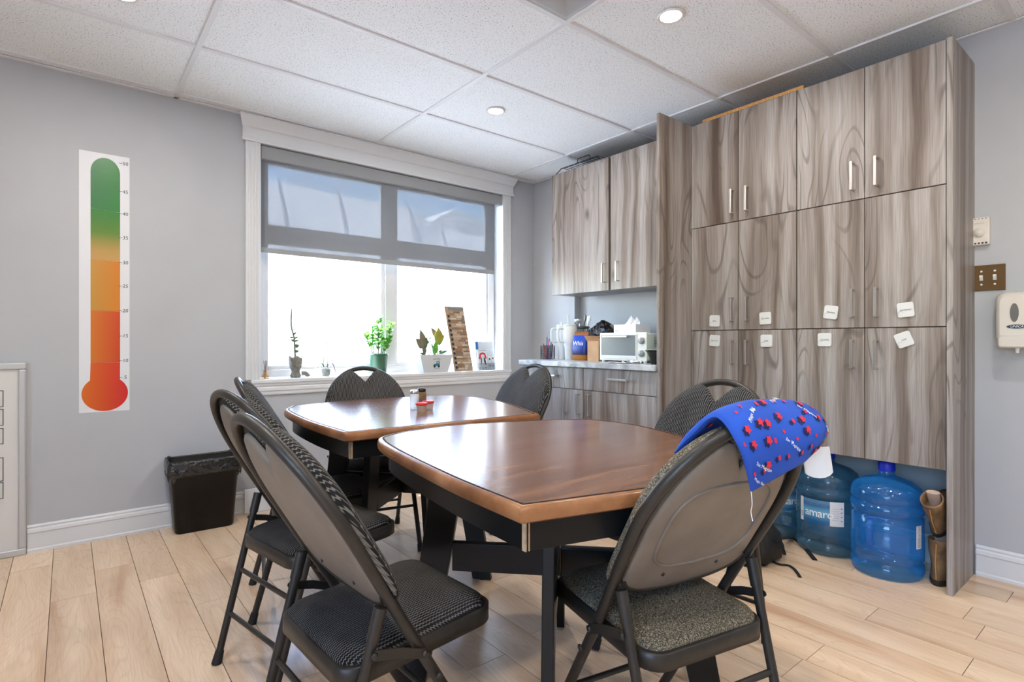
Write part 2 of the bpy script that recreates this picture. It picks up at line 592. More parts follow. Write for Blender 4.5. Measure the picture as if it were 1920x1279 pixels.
_txt = {}
def text2d(s, size=1.0, shear=0.0, space=1.0):
    """flat triangulated lettering: verts 2D (origin at text centre) and faces"""
    key = (s, shear, space)
    if key not in _txt:
        cu = bpy.data.curves.new('lettering', 'FONT')
        cu.body = s
        cu.align_x = 'CENTER'
        cu.align_y = 'CENTER'
        cu.shear = shear
        cu.space_character = space
        cu.resolution_u = 3
        ob = bpy.data.objects.new('lettering', cu)
        COL.objects.link(ob)
        dg = bpy.context.evaluated_depsgraph_get()
        ev = ob.evaluated_get(dg)
        me = ev.to_mesh()
        v = [(p.co.x, p.co.y) for p in me.vertices]
        f = [tuple(p.vertices) for p in me.polygons]
        ev.to_mesh_clear()
        bpy.data.objects.remove(ob)
        bpy.data.curves.remove(cu)
        _txt[key] = (v, f)
    v, f = _txt[key]
    return [(a * size, b * size) for a, b in v], f

def rot2(p, a):
    return (p[0] * math.cos(a) - p[1] * math.sin(a), p[0] * math.sin(a) + p[1] * math.cos(a))

def rrect(hx, hy, r, n=5):
    pts = []
    for cx, cy, a0 in ((hx - r, hy - r, 0), (-hx + r, hy - r, PI / 2), (-hx + r, -hy + r, PI), (hx - r, -hy + r, 1.5 * PI)):
        for i in range(n + 1):
            a = a0 + PI / 2 * i / n
            pts.append((cx + r * math.cos(a), cy + r * math.sin(a)))
    return pts

def catmull(pts, n=6, closed=False):
    P = [Vector(p) for p in pts]
    k = len(P)
    out = []
    rng = k if closed else k - 1
    for i in range(rng):
        if closed:
            a, b, c, d = P[i - 1], P[i], P[(i + 1) % k], P[(i + 2) % k]
        else:
            a, b, c, d = P[max(i - 1, 0)], P[i], P[i + 1], P[min(i + 2, k - 1)]
        for j in range(n):
            t = j / n
            out.append(0.5 * ((2 * b) + (c - a) * t + (2 * a - 5 * b + 4 * c - d) * t * t + (3 * b - a - 3 * c + d) * t ** 3))
    if not closed:
        out.append(P[-1])
    return out

XL, XR, YN, YF, H = -2.4, 3.2, -2.6, 3.65, 2.44

# ================================================================== THE SETTING
floor = MB().box(XL - .1, XR + .15, YN - .1, YF + .15, -0.10, -0.012).build('floor', 'subfloor')
tag(floor, 'pale maple laminate plank floor', kind='structure')
joint = {}
W_PL, L_PL = 0.150, 1.22
known = {-1: 3.375, 0: 2.89, 1: 3.157, 2: 2.90, 3: 2.5, 16: 0.777, 12: 0.81, 17: 0.48, 20: 0.47, 7: 1.453, 6: 1.9, 8: 1.15}
plank_mesh = {}
x_start = -0.056 - W_PL * 16
i = -16
while True:
    x0 = -0.056 + W_PL * i
    if x0 > XR:
        break
    x1 = min(x0 + W_PL, XR)
    x0c = max(x0, XL)
    ph = known.get(i, (i * 0.437) % L_PL)
    y = ph - L_PL * 8
    while y + L_PL < YN:
        y += L_PL
    while y < YF:
        ya, yb = max(y, YN), min(y + L_PL, YF)
        if yb - ya > 0.004 and x1 - x0c > 0.004:
            key = (round(x1 - x0c, 4), round(yb - ya, 4))
            g = 0.0011
            if key not in plank_mesh:
                ob = MB().box(g, key[0] - g, g, key[1] - g, -0.012, 0).build('plank', 'plank', floor)
                plank_mesh[key] = ob.data
            else:
                ob = bpy.data.objects.new('plank', plank_mesh[key])
                COL.objects.link(ob)
                ob.parent = floor
            ob.location = (x0c, ya, 0)
        y += L_PL
    i += 1

# walls
WX0, WX1, WZ0, WZ1 = 0.93, 2.845, 0.79, 2.285
wf = MB()
wf.box(XL - .1, WX0, YF, YF + .15, 0, 2.6)
wf.box(WX1, XR + .15, YF, YF + .15, 0, 2.6)
wf.box(WX0, WX1, YF, YF + .15, 0, WZ0)
wf.box(WX0, WX1, YF, YF + .15, WZ1, 2.6)
tag(wf.build('wall_far', 'wall'), 'light grey painted wall around the window', kind='structure')
wr = MB()
wr.box(XR, XR + .15, YN - .1, 1.86, 0, 2.6)
wr.box(XR + .07, XR + .15, 1.86, 3.15, 0, 2.6)
wr.box(XR, XR + .15, 3.15, YF, 0, 2.6)
tag(wr.build('wall_right', 'wall'), 'light painted wall behind the cabinets', kind='structure')
LWY0, LWY1, LWZ0, LWZ1 = -1.6, 0.4, .95, 2.15          # added window, out of view, brightens the ceiling and right-hand cabinets
wl = MB()
wl.box(XL - .1, XL, YN, LWY0, 0, 2.6)
wl.box(XL - .1, XL, LWY1, YF, 0, 2.6)
wl.box(XL - .1, XL, LWY0, LWY1, 0, LWZ0)
wl.box(XL - .1, XL, LWY0, LWY1, LWZ1, 2.6)
tag(wl.build('wall_left', 'wall'), 'light painted side wall with an added window opening', kind='structure')
w2 = empty('added_window', (XL, -.6, LWZ0), label='white side window added out of view for more daylight', kind='structure')
f2 = MB()
f2.box(XL - .07, XL - .02, LWY0, LWY0 + .05, LWZ0, LWZ1); f2.box(XL - .07, XL - .02, LWY1 - .05, LWY1, LWZ0, LWZ1)
f2.box(XL - .07, XL - .02, LWY0 + .05, LWY1 - .05, LWZ0, LWZ0 + .05); f2.box(XL - .07, XL - .02, LWY0 + .05, LWY1 - .05, LWZ1 - .05, LWZ1)
f2.box(XL - .07, XL - .02, -.63, -.57, LWZ0 + .05, LWZ1 - .05)
f2.build('window_frame', 'trim', w2, world=True, bevel=.004)
for (a, b) in ((LWY0 + .05, -.63), (-.57, LWY1 - .05)):
    MB().box(XL - .05, XL - .045, a, b, LWZ0 + .05, LWZ1 - .05).build('pane', 'glass', w2, world=True)
tag(MB().box(XL, XR, YN - .1, YN, 0, 2.6).build('wall_near', 'wall'), 'light painted wall behind the viewer', kind='structure')

# ceiling
ceil = MB().box(XL - .1, XR + .15, YN - .1, YF + .15, 2.56, 2.60).build('ceiling', 'grid')
tag(ceil, 'suspended ceiling of speckled white tiles', kind='structure')
GX = [XL, -1.94, -.73, .48, 1.69, 2.90, XR]
GY = [YN, -1.975, -1.36, -.745, -.13, .485, 1.10, 1.715, 2.335, 2.95, 3.575, YF]
tile_mesh = {}
for a in range(len(GX) - 1):
    for c in range(len(GY) - 1):
        if a == 3 and c == 6:
            continue       # the light fixture sits here
        x0, x1, y0, y1 = GX[a], GX[a + 1], GY[c], GY[c + 1]
        key = (round(x1 - x0, 3), round(y1 - y0, 3))
        if key not in tile_mesh:
            ob = MB().box(0.006, key[0] - .006, 0.006, key[1] - .006, 0, .015).build('ceiling_tile', 'tile', ceil)
            tile_mesh[key] = ob.data
        else:
            ob = bpy.data.objects.new('ceiling_tile', tile_mesh[key])
            COL.objects.link(ob)
            ob.parent = ceil
        ob.location = (x0, y0, H + 0.009)
for gx in GX[1:-1]:
    MB().box(gx - .012, gx + .012, YN, YF, H, H + .03).build('grid_runner', 'grid', ceil, bevel=.001, seg=1)
for gy in GY[1:-1]:
    for a in range(len(GX) - 1):
        MB().box(GX[a] + (.012 if a else 0), GX[a + 1] - (.012 if a < len(GX) - 2 else 0), gy - .012, gy + .012, H + .001, H + .03).build('grid_cross_tee', 'grid', ceil)
MB().box(XL, XR, YF - .022, YF, H, H + .006).build('wall_angle', 'grid', ceil)
MB().box(XR - .022, XR, YN, YF - .022, H, H + .006).build('wall_angle', 'grid', ceil)

# baseboards
def base_profile(length_axis, a, b, face, sgn, name, label):
    prof = [(0, 0), (.016, 0), (.016, .012), (.012, .018), (.012, .092), (.016, .098), (.014, .112), (.007, .118), (.010, .126), (.005, .135), (0, .135)]
    mb = MB()
    r = []
    for t in (a, b):
        ring = []
        for d, z in prof:
            ring.append((t, face + sgn * d, z) if length_axis == 'x' else (face + sgn * d, t, z))
        r.append(ring)
    mb.loft(r, smooth=False)
    return tag(mb.build(name, 'trim'), label, kind='structure')
base_profile('x', -.158, 2.54, YF, -1, 'baseboard_far', 'white moulded baseboard under the window')
base_profile('y', YN, .612, XR, -1, 'baseboard_right', 'white moulded baseboard on the right wall')
base_profile('y', .66, 1.84, XR, -1, 'baseboard_niche', 'white baseboard under the tall cabinet')
tag(MB().box(.835, .99, YF - .030, YF - .0165, 0, .148).build('trim_2', 'trim', bevel=.004), 'white plinth block on the baseboard under the window', kind='structure')

# ------------------------------------------------------------------ window
win = empty('window_1', (1.885, YF + .13, 0.815), label='two-light white window with fixed upper panes', kind='structure')
fr = MB()
FX0, FX1, FZ0, FZ1, FY0, FY1 = .935, 2.84, .818, 2.28, 3.755, 3.80
fr.box(FX0, FX0 + .05, FY0, FY1, FZ0, FZ1)
fr.box(FX1 - .06, FX1, FY0, FY1, FZ0, FZ1)
fr.box(FX0 + .05, FX1 - .06, FY0, FY1, FZ0, FZ0 + .05)
fr.box(FX0 + .05, FX1 - .06, FY0, FY1, FZ1 - .05, FZ1)
fr.build('window_frame', 'trim', win, world=True, bevel=.004)
MB().box(1.826, 1.908, FY0 - .006, FY1, FZ0 + .05, FZ1 - .05).build('mullion', 'trim', win, world=True, bevel=.004)
for (a, b) in ((FX0 + .05, 1.826), (1.908, FX1 - .06)):
    MB().box(a, b, FY0 - .003, FY1, 1.712, 1.788).build('transom_rail', 'trim', win, world=True, bevel=.004)
    for (z0, z1) in ((FZ0 + .05, 1.712), (1.788, FZ1 - .05)):
        s = MB()
        s.box(a, a + .026, FY0 + .012, FY1, z0, z1)
        s.box(b - .026, b, FY0 + .012, FY1, z0, z1)
        s.box(a + .026, b - .026, FY0 + .012, FY1, z0, z0 + .026)
        s.box(a + .026, b - .026, FY0 + .012, FY1, z1 - .026, z1)
        so = s.build('sash', 'trim', win, world=True, bevel=.003)
        MB().box(a + .026, b - .026, FY0 + .026, FY0 + .031, z0 + .026, z1 - .026).build('pane', 'glass', so, world=True)
# sill and reveals
sl = MB()
sl.box(.875, 2.925, YF - .03, YF, .790, .815)
sl.box(WX0, WX1, YF, FY0 + .01, .790, .815)
sl.build('window_sill', 'trim', win, world=True, bevel=.006, seg=3)
tr1 = empty('trim_1', (1.885, YF, 0.72), label='white fluted window casing with crown head', kind='structure')
for (a, b) in ((.846, .932), (2.843, 2.929)):
    c = MB()
    c.box(a, b, YF - .016, YF, .815, 2.283)
    for q in range(4):
        xx = a + .014 + q * .0185
        c.box(xx, xx + .010, YF - .021, YF - .016, .815, 2.283)
    c.build('side_casing', 'trim', tr1, world=True, bevel=.002)
hd = [(0, 2.283), (.026, 2.283), (.026, 2.300), (.020, 2.304), (.020, 2.365), (.030, 2.372), (.034, 2.380), (.050, 2.405), (.062, 2.428), (.062, 2.438), (0, 2.438)]
def head_ring(x, sg):
    return [(x + sg * d * .55, YF - d, z) for d, z in hd]
MB().loft([head_ring(.838, -1), head_ring(2.937, 1)], smooth=False).build('crown_head', 'trim', tr1, world=True)
ap = [(0, .715), (.010, .715), (.014, .722), (.014, .738), (.020, .744), (.020, .762), (.016, .768), (.022, .776), (.024, .790), (0, .790)]
MB().loft([[(.86, YF - d, z) for d, z in ap], [(2.915, YF - d, z) for d, z in ap]], smooth=False).build('apron_moulding', 'trim', tr1, world=True)

# roller shade
rs = empty('roller_shade', (1.885, YF + .03, 1.62), label='translucent grey roller shade covering the upper half of the window', cat='shade')
MB().box(.936, 2.842, YF - .002, YF + .06, 2.195, 2.278).build('cassette', 'cassette', rs, world=True, bevel=.006)
MB().box(.945, 2.785, YF + .030, YF + .0308, 1.64, 2.20).build('screen_fabric', 'shade', rs, world=True)
MB().box(.945, 2.785, YF + .026, YF + .036, 1.612, 1.645).build('hem_bar', 'cassette', rs, world=True, bevel=.003)

# ------------------------------------------------------------------ outdoors
tag(MB().box(-60, 60, -60, 90, -1.3, -1.0).build('outdoor_ground', 'ground'), 'pale ground outside the window', kind='structure')
FWD = np.array([0.62871, 0.77764]); RGT = np.array([0.77764, -0.62871])
def pxY(u, v, y):
    l = (u - 960) / 1030.0
    d = FWD + RGT * l
    t = y / d[1]
    return (d[0] * t, y, 1.055 + (639.5 - v) / 1030.0 * t)
tent = empty('tent_hall', (8, 11, -1.0), label='large white fabric-roofed hall seen through the window', cat='building')
ridge = [pxY(u, v, 15.0) for u, v in ((300, 300), (521, 340), (635, 366), (720, 381), (766, 391), (826, 428), (900, 445), (1010, 452))]
mb = MB()
eave = [(p[0] * .66, 9.5, 0.9) for p in ridge]
foot = [(p[0] * .66, 9.4, -1.0) for p in ridge]
back = [(p[0], 20.0, -1.0) for p in ridge]
mid = [((a[0] + b[0]) / 2, (a[1] + b[1]) / 2, (a[2] + b[2]) / 2 + .35) for a, b in zip(ridge, eave)]
mb.grid([foot, eave, mid, ridge, back], smooth=False)
mb.build('roof', 'tent', tent, world=True)
for k in range(5):
    a = Vector(ridge[1 + k]); m_ = Vector(mid[1 + k]); e = Vector(eave[1 + k]) + Vector((.5, 0, 0))
    MB().tube(catmull([a + Vector((0, 0, .02)), m_ + Vector((.1, -.03, .03)), e + Vector((0, -.03, .03))], 6), .022, 5).build('seam', 'seam', tent, world=True)
for k, fr_ in enumerate((.25, .5, .75)):
    pts = [Vector(e) * (1 - fr_) + Vector(m_) * fr_ + Vector((0, -.03, .03)) for e, m_ in zip(eave, mid)]
    MB().tube(pts, .012, 4).build('seam', 'seam', tent, world=True)
hall = empty('distant_hall', (12, 30, -1.0), label='white gabled hall standing farther back beyond the nearer one', cat='building')
def gable(uL, uP, uR, vE, vP, y, name):
    L, Pk, R = pxY(uL, vE, y), pxY(uP, vP, y), pxY(uR, vE, y)
    m2 = MB()
    f = [(L[0], y, -1), (R[0], y, -1), R, Pk, L]
    bk = [(p[0], y + 12, p[2]) for p in f]
    m2.loft([f, bk], smooth=False)
    m2.build(name, 'tent', hall, world=True)
gable(380, 470, 556, 384, 318, 26.0, 'gable_block')
gable(770, 850, 990, 440, 392, 30.0, 'gable_block')

# ------------------------------------------------------------------ ceiling fixtures
def downlight(x, y, label):
    o = empty('downlight', (x, y, H + .006), label=label, cat='light', group='round recessed ceiling lights')
    MB().lathe([(.043, -.002), (.052, -.008), (.056, -.004), (.057, 0)], 32).build('trim_ring', 'white', o)
    MB().lathe([(.0005, -.0035), (.044, -.0035), (.044, -.001)], 32).build('lens', 'lens', o)
    ld = bpy.data.lights.new('downlight_lamp', 'AREA')
    ld.shape = 'DISK'
    ld.size = .085
    ld.energy = LAMP_WATTS
    ld.color = (1.0, 0.94, 0.86)
    lo = bpy.data.objects.new('lamp', ld)
    COL.objects.link(lo)
    lo.parent = o
    lo.location = (0, 0, -.012)
    return o
downlight(2.005, 1.40, 'lit recessed ceiling light nearest the tall cabinet')
downlight(2.01, 2.642, 'lit recessed ceiling light nearest the window')
downlight(.17, 2.69, 'recessed ceiling light at the top left edge of the picture')
for (x, y) in ((.17, 1.40), (2.0, .16), (.17, .16), (2.0, -1.1), (.17, -1.1)):
    downlight(x, y, 'recessed ceiling light outside the picture')

tf = empty('ceiling_troffer', (1.085, 1.4075, H), label='unlit recessed fluorescent fixture at the top edge of the picture', cat='light')
x0, x1, y0, y1 = .492, 1.678, 1.112, 1.703
q = MB()
ins = .05
outer = [(x0, y0), (x1, y0), (x1, y1), (x0, y1)]
inner = [(x0 + ins, y0 + ins), (x1 - ins, y0 + ins), (x1 - ins, y1 - ins), (x0 + ins, y1 - ins)]
r0 = [(a, b, H + .004) for a, b in outer]
r1 = [(a, b, H + .004) for a, b in [(x0 + .018, y0 + .018), (x1 - .018, y0 + .018), (x1 - .018, y1 - .018), (x0 + .018, y1 - .018)]]
r2 = [(a, b, H + .07) for a, b in inner]
q.loft([r0, r1, r2], smooth=False, cap0=False, cap1=True)
q.build('housing', 'alum', tf, world=True)
for k in range(3):
    yy = y0 + .15 + k * .145
    MB().box(x0 + .05, x1 - .05, yy - .004, yy + .004, H + .012, H + .065).build('louvre_blade', 'alum', tf, world=True)

# ================================================================== CABINETS
def handle(parent, p, length, horiz=False, out=.028):
    """bar pull on a -X facing front; p = centre on the face"""
    x, y, z = p
    mb = MB()
    hl = length / 2
    if horiz:
        mb.box(x - out - .008, x - out, y - hl, y + hl, z - .006, z + .006)
        mb.box(x - out, x, y - hl, y - hl + .008, z - .005, z + .005)
        mb.box(x - out, x, y + hl - .008, y + hl, z - .005, z + .005)
    else:
        mb.box(x - out - .008, x - out, y - .006, y + .006, z - hl, z + hl)
        mb.box(x - out, x, y - .005, y + .005, z - hl, z - hl + .008)
        mb.box(x - out, x, y - .005, y + .005, z + hl - .008, z + hl)
    return mb.build('handle', 'nickel', parent, world=True, bevel=.0015, seg=1)

DX = 2.845
ROWS = [(0.515, 1.113), (1.117, 1.708), (1.712, 2.312)]
def tall_cab(ya, ym, yb, label, hy_hi, hy_lo):
    """ya<ym<yb along Y"""
    o = empty('tall_cabinet', (3.03, (ya + yb) / 2, ROWS[0][0]), label=label, cat='cabinet', group='tall wood-grain storage cabinets')
    MB().box(DX + .019, XR - .002, ya + .001, yb - .001, ROWS[0][0], ROWS[2][1] - .002).build('body', 'cabdark', o, world=True)
    for r, (z0, z1) in enumerate(ROWS):
        hz = {0: .995, 1: 1.23, 2: 1.82}[r]
        for (a, b, hy) in ((ya, ym, hy_lo), (ym, yb, hy_hi)):
            d = MB().box(DX, DX + .018, a + .0015, b - .0015, z0, z1).build('door', 'cab', o, world=True, bevel=.0012, seg=1)
            handle(d, (DX, hy, hz), .133)
    return o
tall_cab(.642, .944, 1.245, 'tall grey wood-grain cabinet next to the light switch, above the water bottles', .990, .893)
tall_cab(1.247, 1.555, 1.845, 'tall brownish wood-grain cabinet beside the deep end panel', 1.585, 1.500)
tag(MB().box(DX - .006, XR - .001, .618, .640, 0, 2.314).build('gable_panel', 'cab', bevel=.001, seg=1), 'full height grey wood-grain end panel reaching the floor by the switch', 'panel')
tag(MB().box(2.54, XR + .068, 1.847, 1.866, 0, 2.318).build('end_panel', 'cab', bevel=.001, seg=1), 'deep brown wood-grain panel between counter and tall cabinets', 'panel')
pb = MB().box(2.85, 3.05, 1.215, 1.775, 2.3145, 2.331).build('particleboard_strip', 'rawwood')
pbm = mat('orange_particleboard', (0.50, 0.27, 0.10), 0.8, noise=0.35, nscale=120)
pb.data.materials[0] = pbm
tag(pb, 'raw orange particleboard offcut lying on top of the tall cabinets', 'board')

# upper cabinet
uc = empty('wall_cabinet', (3.03, 2.47, 1.405), label='pale wood-grain wall cabinet with two doors above the counter', cat='cabinet')
MB().box(2.889, XR - .002, 1.870, 3.064, 1.405, 2.310).build('body', 'cab', uc, world=True)
MB().box(2.8885, 2.8895, 2.470, 2.515, 1.41, 2.305).build('gap_edge', 'cabdark', uc, world=True)
for (a, b, hy) in ((1.871, 2.484, 2.413), (2.503, 3.066, 2.535)):
    d = MB().box(2.870, 2.888, a, b, 1.402, 2.313).build('door', 'cab', uc, world=True, bevel=.0012, seg=1)
    handle(d, (2.870, hy, 1.522), .135)
rk = empty('wire_rack', (3.0, 2.75, 2.3115), label='black wire rack lying on top of the wall cabinet', cat='rack')
w = MB()
for yy in (2.58, 3.04):
    w.tube([(2.885, yy, 2.3165), (3.13, yy, 2.3165)], .0035, 6)
for xx in (2.885, 3.01, 3.13):
    w.tube([(xx, 2.58, 2.3165), (xx, 2.62, 2.350), (xx, 2.98, 2.350), (xx, 3.04, 2.3165)], .0035, 6)
w.build('frame', 'black', rk, world=True)
w = MB()
for k in range(13):
    yy = 2.62 + k * .029
    w.tube([(2.885, yy, 2.353), (3.13, yy, 2.353)], .0025, 5)
w.build('wires', 'black', rk, world=True)
w = MB().tube([(2.885, 2.68, 2.350), (2.878, 2.69, 2.378), (2.878, 2.80, 2.378), (2.885, 2.81, 2.350)], .0035, 6).build('loop', 'black', rk, world=True)

# lower cabinets: two units, continuous worktop
for (ya, yb, hy, hd_, lab) in ((1.868, 2.438, 2.14, 2.375, 'grey wood-grain base cabinet under the toaster oven'),
                               (2.441, 3.032, 2.742, 2.472, 'grey wood-grain base cabinet under the white tumblers, nearest the window')):
    o = empty('base_cabinet', (2.9, (ya + yb) / 2, 0), label=lab, cat='cabinet', group='base cabinets under the counter')
    MB().box(2.574, XR - .002, ya, yb, .10, .884).build('body', 'cab', o, world=True)
    MB().box(2.63, XR - .002, ya, yb, 0, .10).build('toe_kick', 'cabdark', o, world=True)
    d = MB().box(2.555, 2.573, ya + .0015, yb - .0015, .744, .882).build('drawer', 'cab', o, world=True, bevel=.0012, seg=1)
    handle(d, (2.555, hy, .825), .15, True)
    d = MB().box(2.555, 2.573, ya + .0015, yb - .0015, .105, .740).build('door', 'cab', o, world=True, bevel=.0012, seg=1)
    handle(d, (2.555, hd_, .65), .135)
tag(MB().box(2.528, XR + .069, 1.868, 3.052, .886, .920).build('countertop', 'marble', bevel=.004), 'grey marble-look countertop with pens, tumblers and toaster oven on it', 'countertop')

# coasters used as name tags on the cabinet doors
names = [((1.694, 1.168), 'Sara', -2, 'name tag coaster on the middle door beside the deep end panel'),
         ((1.404, 1.174), 'Caroline', 2, 'name tag coaster on the middle door, second from the end panel'),
         ((1.086, 1.192), 'Melissa', -8, 'tilted name tag coaster on the middle door, third from the end panel'),
         ((.784, 1.191), 'Jannessica', 5, 'name tag coaster on the middle door nearest the light switch'),
         ((1.694, 1.057), 'Marie-Eve', -4, 'name tag coaster on the lower door beside the deep end panel'),
         ((1.398, 1.056), 'Julie', 0, 'name tag coaster on the lower door, second from the end panel'),
         ((1.114, 1.061), 'Cynthia', 0, 'name tag coaster on the lower door, third from the end panel'),
         ((.790, 1.061), 'Lise', 22, 'strongly tilted name tag coaster on the lower door nearest the switch')]
for (y, z), s, deg, lab in names:
    a = math.radians(deg)
    o = empty('name_coaster', (DX - .0002, y, z), label=lab, cat='coaster', group='white name tag coasters on the cabinet doors')
    poly = [rot2(p, a) for p in rrect(.031, .032, .009)]
    mb = MB()
    mb.loft([[(0, -p[0], p[1]) for p in poly], [(-.005, -p[0], p[1]) for p in poly], [(-.0062, -p[0] * .95, p[1] * .95) for p in poly]], smooth=False)
    mb.build('tile', 'whitepaint', o)
    v, f = text2d(s, .0125 if len(s) < 9 else .0105, .35)
    MB().map2d(v, f, lambda p, q_: (-.0066, -rot2((p, q_), a)[0], rot2((p, q_), a)[1])).build('lettering', 'ink', o)
    c = [(-.018 + .010 * math.cos(t), -.014 + .008 * math.sin(t)) for t in np.linspace(.5, 4.5, 8)]
    MB().tube([(-.0063, -rot2(p, a)[0], rot2(p, a)[1]) for p in c], .0006, 4).build('floral_mark', 'greyink', o)

# ================================================================== CHAIRS
SL = .529 / .899
def bx(z): return .208 - SL * z
TN = Vector((-.507, 0, .862)); NF = Vector((.862, 0, .507))
def bp(y, z, off=0.0):
    c = .018 * (y / .225) ** 2
    p = Vector((bx(z), y, z)) + NF * (off + c * 0.0)
    return p
def archz(y): return .68 + .219 * math.sqrt(max(0, 1 - (y / .2251) ** 2))
def topz(y, sc=1.0):
    yy = abs(y)
    a = archz(y / sc) - (1 - sc) * .2
    k = min(1, yy / .100)
    notch = .818 + .060 * (k ** 1.3 * (3 - 2 * k) / 1.0 if k < 1 else 1)
    return min(a, notch) if yy < .104 else a
def botz(y): return .555 - .060 * (max(0, 1 - (abs(y) / .2255) ** 3)) ** .5

def make_chair(name, fabric, label):
    root = empty(name, label=label, cat='chair', group='padded folding chairs around the tables')
    # hoop frame: front legs + hoop in one bent tube
    pts = []
    for z in (0.012, .10, .20, .30, .40):
        pts.append((bx(z), .2 + .006 * z / .4, z))
    pts += [(bx(.48), .209, .48), (bx(.56), .217, .56), (bx(.63), .223, .63)]
    arch = []
    for k in range(0, 25):
        a = PI * k / 24
        z = .68 + .219 * math.sin(a)
        arch.append((bx(z), .225 * math.cos(a), z))
    path = pts + arch + [(p[0], -p[1], p[2]) for p in reversed(pts)]
    MB().tube(path, .0125, 12).build('hoop_frame', 'chairmetal', root)
    # back pad (front)
    ys = [.2245 * math.sin(PI / 2 * (-1 + 2 * i / 40)) for i in range(41)]
    nv = 14
    front, rear = [], []
    for i, y in enumerate(ys):
        b, t = botz(y), topz(y)
        fr_, re_ = [], []
        for j in range(nv + 1):
            s = j / nv
            s = .5 - .5 * math.cos(PI * s)
            z = b + (t - b) * s
            e = (1 - abs(2 * s - 1) ** 5) ** .5 * (1 - abs(y / .2245) ** 7) ** .5
            fr_.append(bp(y * 1.025, z, .013 + .033 * e))
            re_.append(bp(y * 1.025, z, .009))
        front.append(fr_); rear.append(re_)
    mb = MB()
    mb.grid(front, flip=False)
    mb.grid(rear, flip=True)
    edge = lambda G: [G[i][0] for i in range(41)] + [G[40][j] for j in range(1, nv + 1)] + [G[i][nv] for i in range(39, -1, -1)] + [G[0][j] for j in range(nv - 1, 0, -1)]
    ef, er = edge(front), edge(rear)
    mb.loft([er, ef], cap0=False, cap1=False)
    mb.build('back_pad', fabric, root)
    # rear shell
    G0, G1 = [], []
    for i, y in enumerate(ys):
        y2 = y * .86
        b, t = botz(y) - .006, topz(y) - .024
        r0_, r1_ = [], []
        for j in range(nv + 1):
            s = .5 - .5 * math.cos(PI * j / nv)
            z = b + (t - b) * s
            e = (1 - abs(2 * s - 1) ** 6) ** .5 * (1 - abs(y / .2245) ** 8) ** .5
            r0_.append(bp(y2, z, .0065)); r1_.append(bp(y2, z, -.002 - .011 * e))
        G0.append(r0_); G1.append(r1_)
    mb = MB()
    mb.grid(G1, flip=True)
    e0, e1 = edge(G0), edge(G1)
    mb.loft([e0, e1], cap0=False, cap1=False)
    sh = mb.build('back_shell', 'shell', root)
    rib = []
    for k in range(48):
        a = 2 * PI * k / 48
        y = .150 * math.copysign(abs(math.cos(a)) ** .6, math.cos(a))
        zc = .66 + (.105 if math.sin(a) > 0 else .095) * math.copysign(abs(math.sin(a)) ** .6, math.sin(a))
        rib.append(bp(y, zc, -.0128))
    if fabric == 'tweed':
        MB().tube(rib, .0042, 6, closed=True).build('raised_rib', 'shell', sh)
    for sg in (1, -1):
        MB().lathe([(0, -.002), (.004, -.001), (.0045, .002)], 10, tuple(bp(sg * .085, .545, -.0135)), axis='x').build('screw', 'black', sh)
    MB().tube([bp(y * .86, botz(y) - .002, -.004) for y in ys[2:-2]], .006, 6).build('lower_rim', 'chairmetal', sh)
    # seat
    def seat_ring(inset, dz, r=.055):
        out = []
        for (px, py) in rrect(.195 - inset, .194 - inset, max(.02, r - inset * .4), 6):
            wsc = .96 + .04 * (px + .184) / .368
            z = .4095 + .0185 * (px + .184) / .368
            out.append((px, py * wsc, z + dz))
        return out
    MB().loft([seat_ring(.006, -.040), seat_ring(0, -.036), seat_ring(0, -.002), seat_ring(.004, .001), seat_ring(.012, .001)]).build('seat_pan', 'chairmetal', root)
    MB().loft([seat_ring(.010, .000), seat_ring(.010, .006), seat_ring(.016, .014), seat_ring(.032, .021), seat_ring(.06, .026), seat_ring(.10, .029), seat_ring(.15, .030)]).build('seat_cushion', fabric, root)
    for sg in (1, -1):
        # rear leg
        top = Vector((-.128, sg * .207, .515)); ft = Vector((-.264, sg * .193, .012))
        MB().tube([ft, ft.lerp(top, .5), top], .0115, 10).build('rear_leg', 'chairmetal', root)
        MB().tube([top.lerp(ft, .10), top + Vector((.003, 0, .012))], .0140, 10).build('leg_cap', 'chairmetal', root)
        MB().tube([ft - Vector((.003, 0, .012)), ft.lerp(top, .055)], [.0165, .0135], 10).build('rubber_foot', 'rubber', root)
        f0 = Vector((bx(0), sg * .2, 0))
        MB().tube([f0, Vector((bx(.032), sg * .2, .032))], [.0172, .0145], 10).build('rubber_foot', 'rubber', root)
        # folding link with rivets
        la = ft.lerp(top, .86); lb = Vector((bx(.405), sg * .206, .405))
        k = Vector((0, sg * .0165, 0))
        MB().ribbon([la + k, (la + lb) / 2 + k + Vector((0, 0, .004)), lb + k], .020, .004, (lb - la).cross(Vector((0, 1, 0)))).build('folding_link', 'chairmetal', root)
        for p in (la, lb, Vector((bx(.345), sg * .206, .345))):
            MB().lathe([(.0075, 0), (.0075, .003), (.004, .005)] if sg > 0 else [(.004, -.005), (.0075, -.003), (.0075, 0)], 10, tuple(p + k * 1.12), axis='y').build('rivet', 'chairmetal', root)
    for z in (.15, .285):
        t = z / .515
        x = -.264 + (.136) * t
        yy = .193 + .014 * t
        MB().tube([(x, -yy, z), (x, yy, z)], .0075, 8).build('cross_bar', 'chairmetal', root)
    MB().tube([(bx(.20), -.203, .20), (bx(.20), .203, .20)], .0075, 8).build('cross_bar', 'chairmetal', root)
    return root

